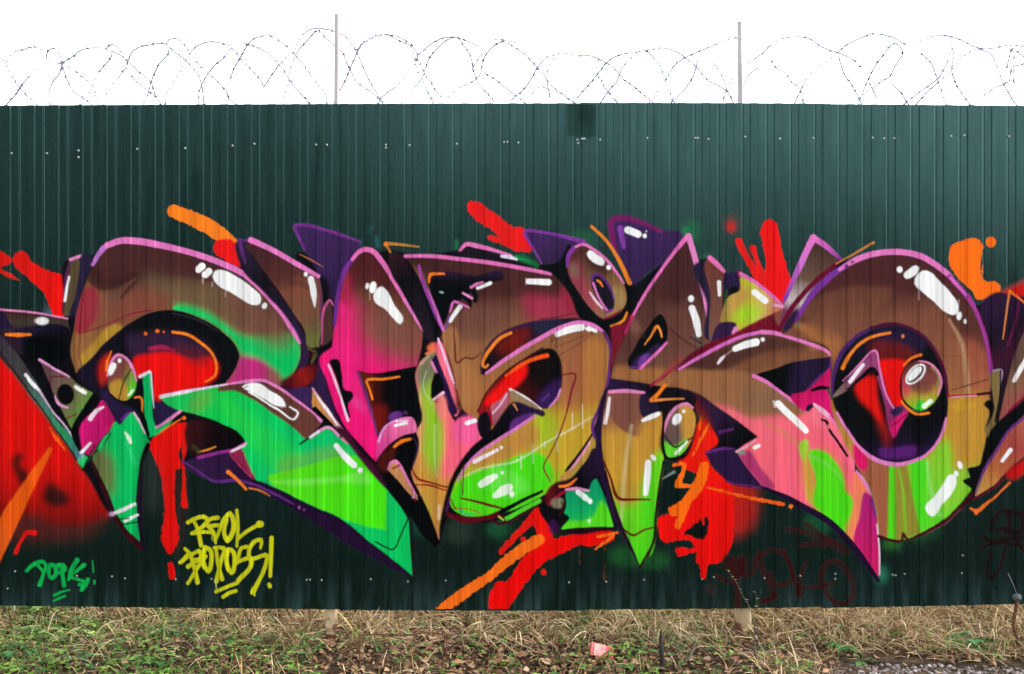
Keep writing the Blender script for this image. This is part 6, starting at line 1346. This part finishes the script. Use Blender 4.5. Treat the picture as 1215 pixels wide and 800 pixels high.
sapling([(899, 745), (899, 722), (901, 708), (904, 697)], -.14, 'short curving bare sapling right of the leafy tipped one', 0, .0018)
sapling([(941, 742), (940, 724), (937, 714), (936, 708)], -.12, 'tiny dead stem standing under the round dark red scrawl', 1, .0016)
sapling([(893, 800), (899, 775), (900, 757), (898, 740)], -.33, 'upright brown stalk in front of the muddy branch', 0, .0026)
# rusty stake with a knob at the right, thin pale stake at the left
st = at(1203, 742, .03)
stake = empty('rusty_stake', (st.x, -.10, gh(st.x, -.10))); tag(stake, 'rusty bent stake with grey round head at the fence foot', 'stake')
v, f = rod([(st.x - .01, -.10, gh(st.x, -.10) - .08), at(1202, 742, -.10), at(1205, 725, -.10), at(1208, 710, -.10)], [.009, .009, .008, .008], .001, 8)
adopt(mesh_obj('shaft', v, f, M['rust'], None, True), stake)
p = at(1207, 709, -.10)
V, F = [], []
for i in range(6):
    th = math.pi*(i + .5)/6
    for j in range(10):
        a = 2*math.pi*j/10; r = .021*(1 + .12*math.sin(3*a))
        V.append(p + Vector((r*math.sin(th)*math.cos(a), r*math.sin(th)*math.sin(a), .018*math.cos(th))))
for i in range(5):
    for j in range(10): F.append((i*10 + j, i*10 + (j+1) % 10, (i+1)*10 + (j+1) % 10, (i+1)*10 + j))
F += [tuple(range(10))[::-1], tuple(50 + j for j in range(10))]
adopt(mesh_obj('head', V, F, M['stonegrey'] if 'stonegrey' in M else M['bark'], None, True), stake)
v, f = rod([at(1196, 680, -.09), at(1202, 693, -.09), at(1207, 706, -.10)], .0008, .0005, 4)
adopt(mesh_obj('wire_end', v, f, M['galv'], None, True), stake)
b = at(16, 744, .30)
v, f = box(b.x - .006, b.x + .006, .295, .307, gh(b.x, .30) - .1, .30, .002)
tag(mesh_obj('pale_stake', v, f, M['white'], None), 'thin pale stake under the fence beside ground cover', 'stake')

# ------------------------------------------------------------------ unseen trees, added and sized to darken what the glossy sheets mirror
acc = [[], [], [], 0]
DIA = (np.array([(0., 0, 0), (.45, -.4, .08), (1, 0, 0), (.45, .4, .08)]), np.array([(0, 1, 2, 3)]))
trunks = []
tx = -62.0
while tx < 62:
    hgt = np.interp(tx, [-60, -24, -12, 0, 12, 24, 60], [15, 14, 11.5, 7.0, 5.6, 5.2, 5.6]) * random.uniform(.86, 1.12)
    ty = -31 + random.uniform(-1.5, 1.5)
    trunks.append(tube([(tx, ty, -.4), (tx + .1, ty, hgt*.4), (tx - .1, ty + .1, hgt*.8)], [.20, .15, .05], 6))
    rad = random.uniform(2.0, 2.8)
    for i in range(int(75 * hgt)):
        a, u = random.uniform(0, 6.28), random.random()**.5
        t = random.uniform(.04, 1)
        env = rad * (math.sin(math.pi*min(1, t*.92 + .06))**.6) * (1 + .25*math.sin(3*a + tx))
        c = np.array(random.choice(((.035, .075, .03), (.05, .10, .04), (.07, .12, .05), (.03, .06, .028)))) * random.uniform(.7, 1.2)
        put_leaf(acc, DIA, (tx + env*u*math.cos(a), ty + env*u*math.sin(a), -.1 + hgt*t), random.uniform(.35, .75), random.uniform(0, 6.28), random.uniform(-1.2, 1.2), random.uniform(-1, 1), c)
    tx += random.uniform(2.4, 3.6)
tree_row = empty('added_trees', (0, -31, 0)); tag(tree_row, 'row of leafy trees added out of view to darken the reflection in the fence', 'trees', kind='stuff')
adopt(finish('foliage', acc, M['leaf']), tree_row)
v, f = join(trunks); adopt(mesh_obj('trunks', v, f, M['bark'], None, True), tree_row)
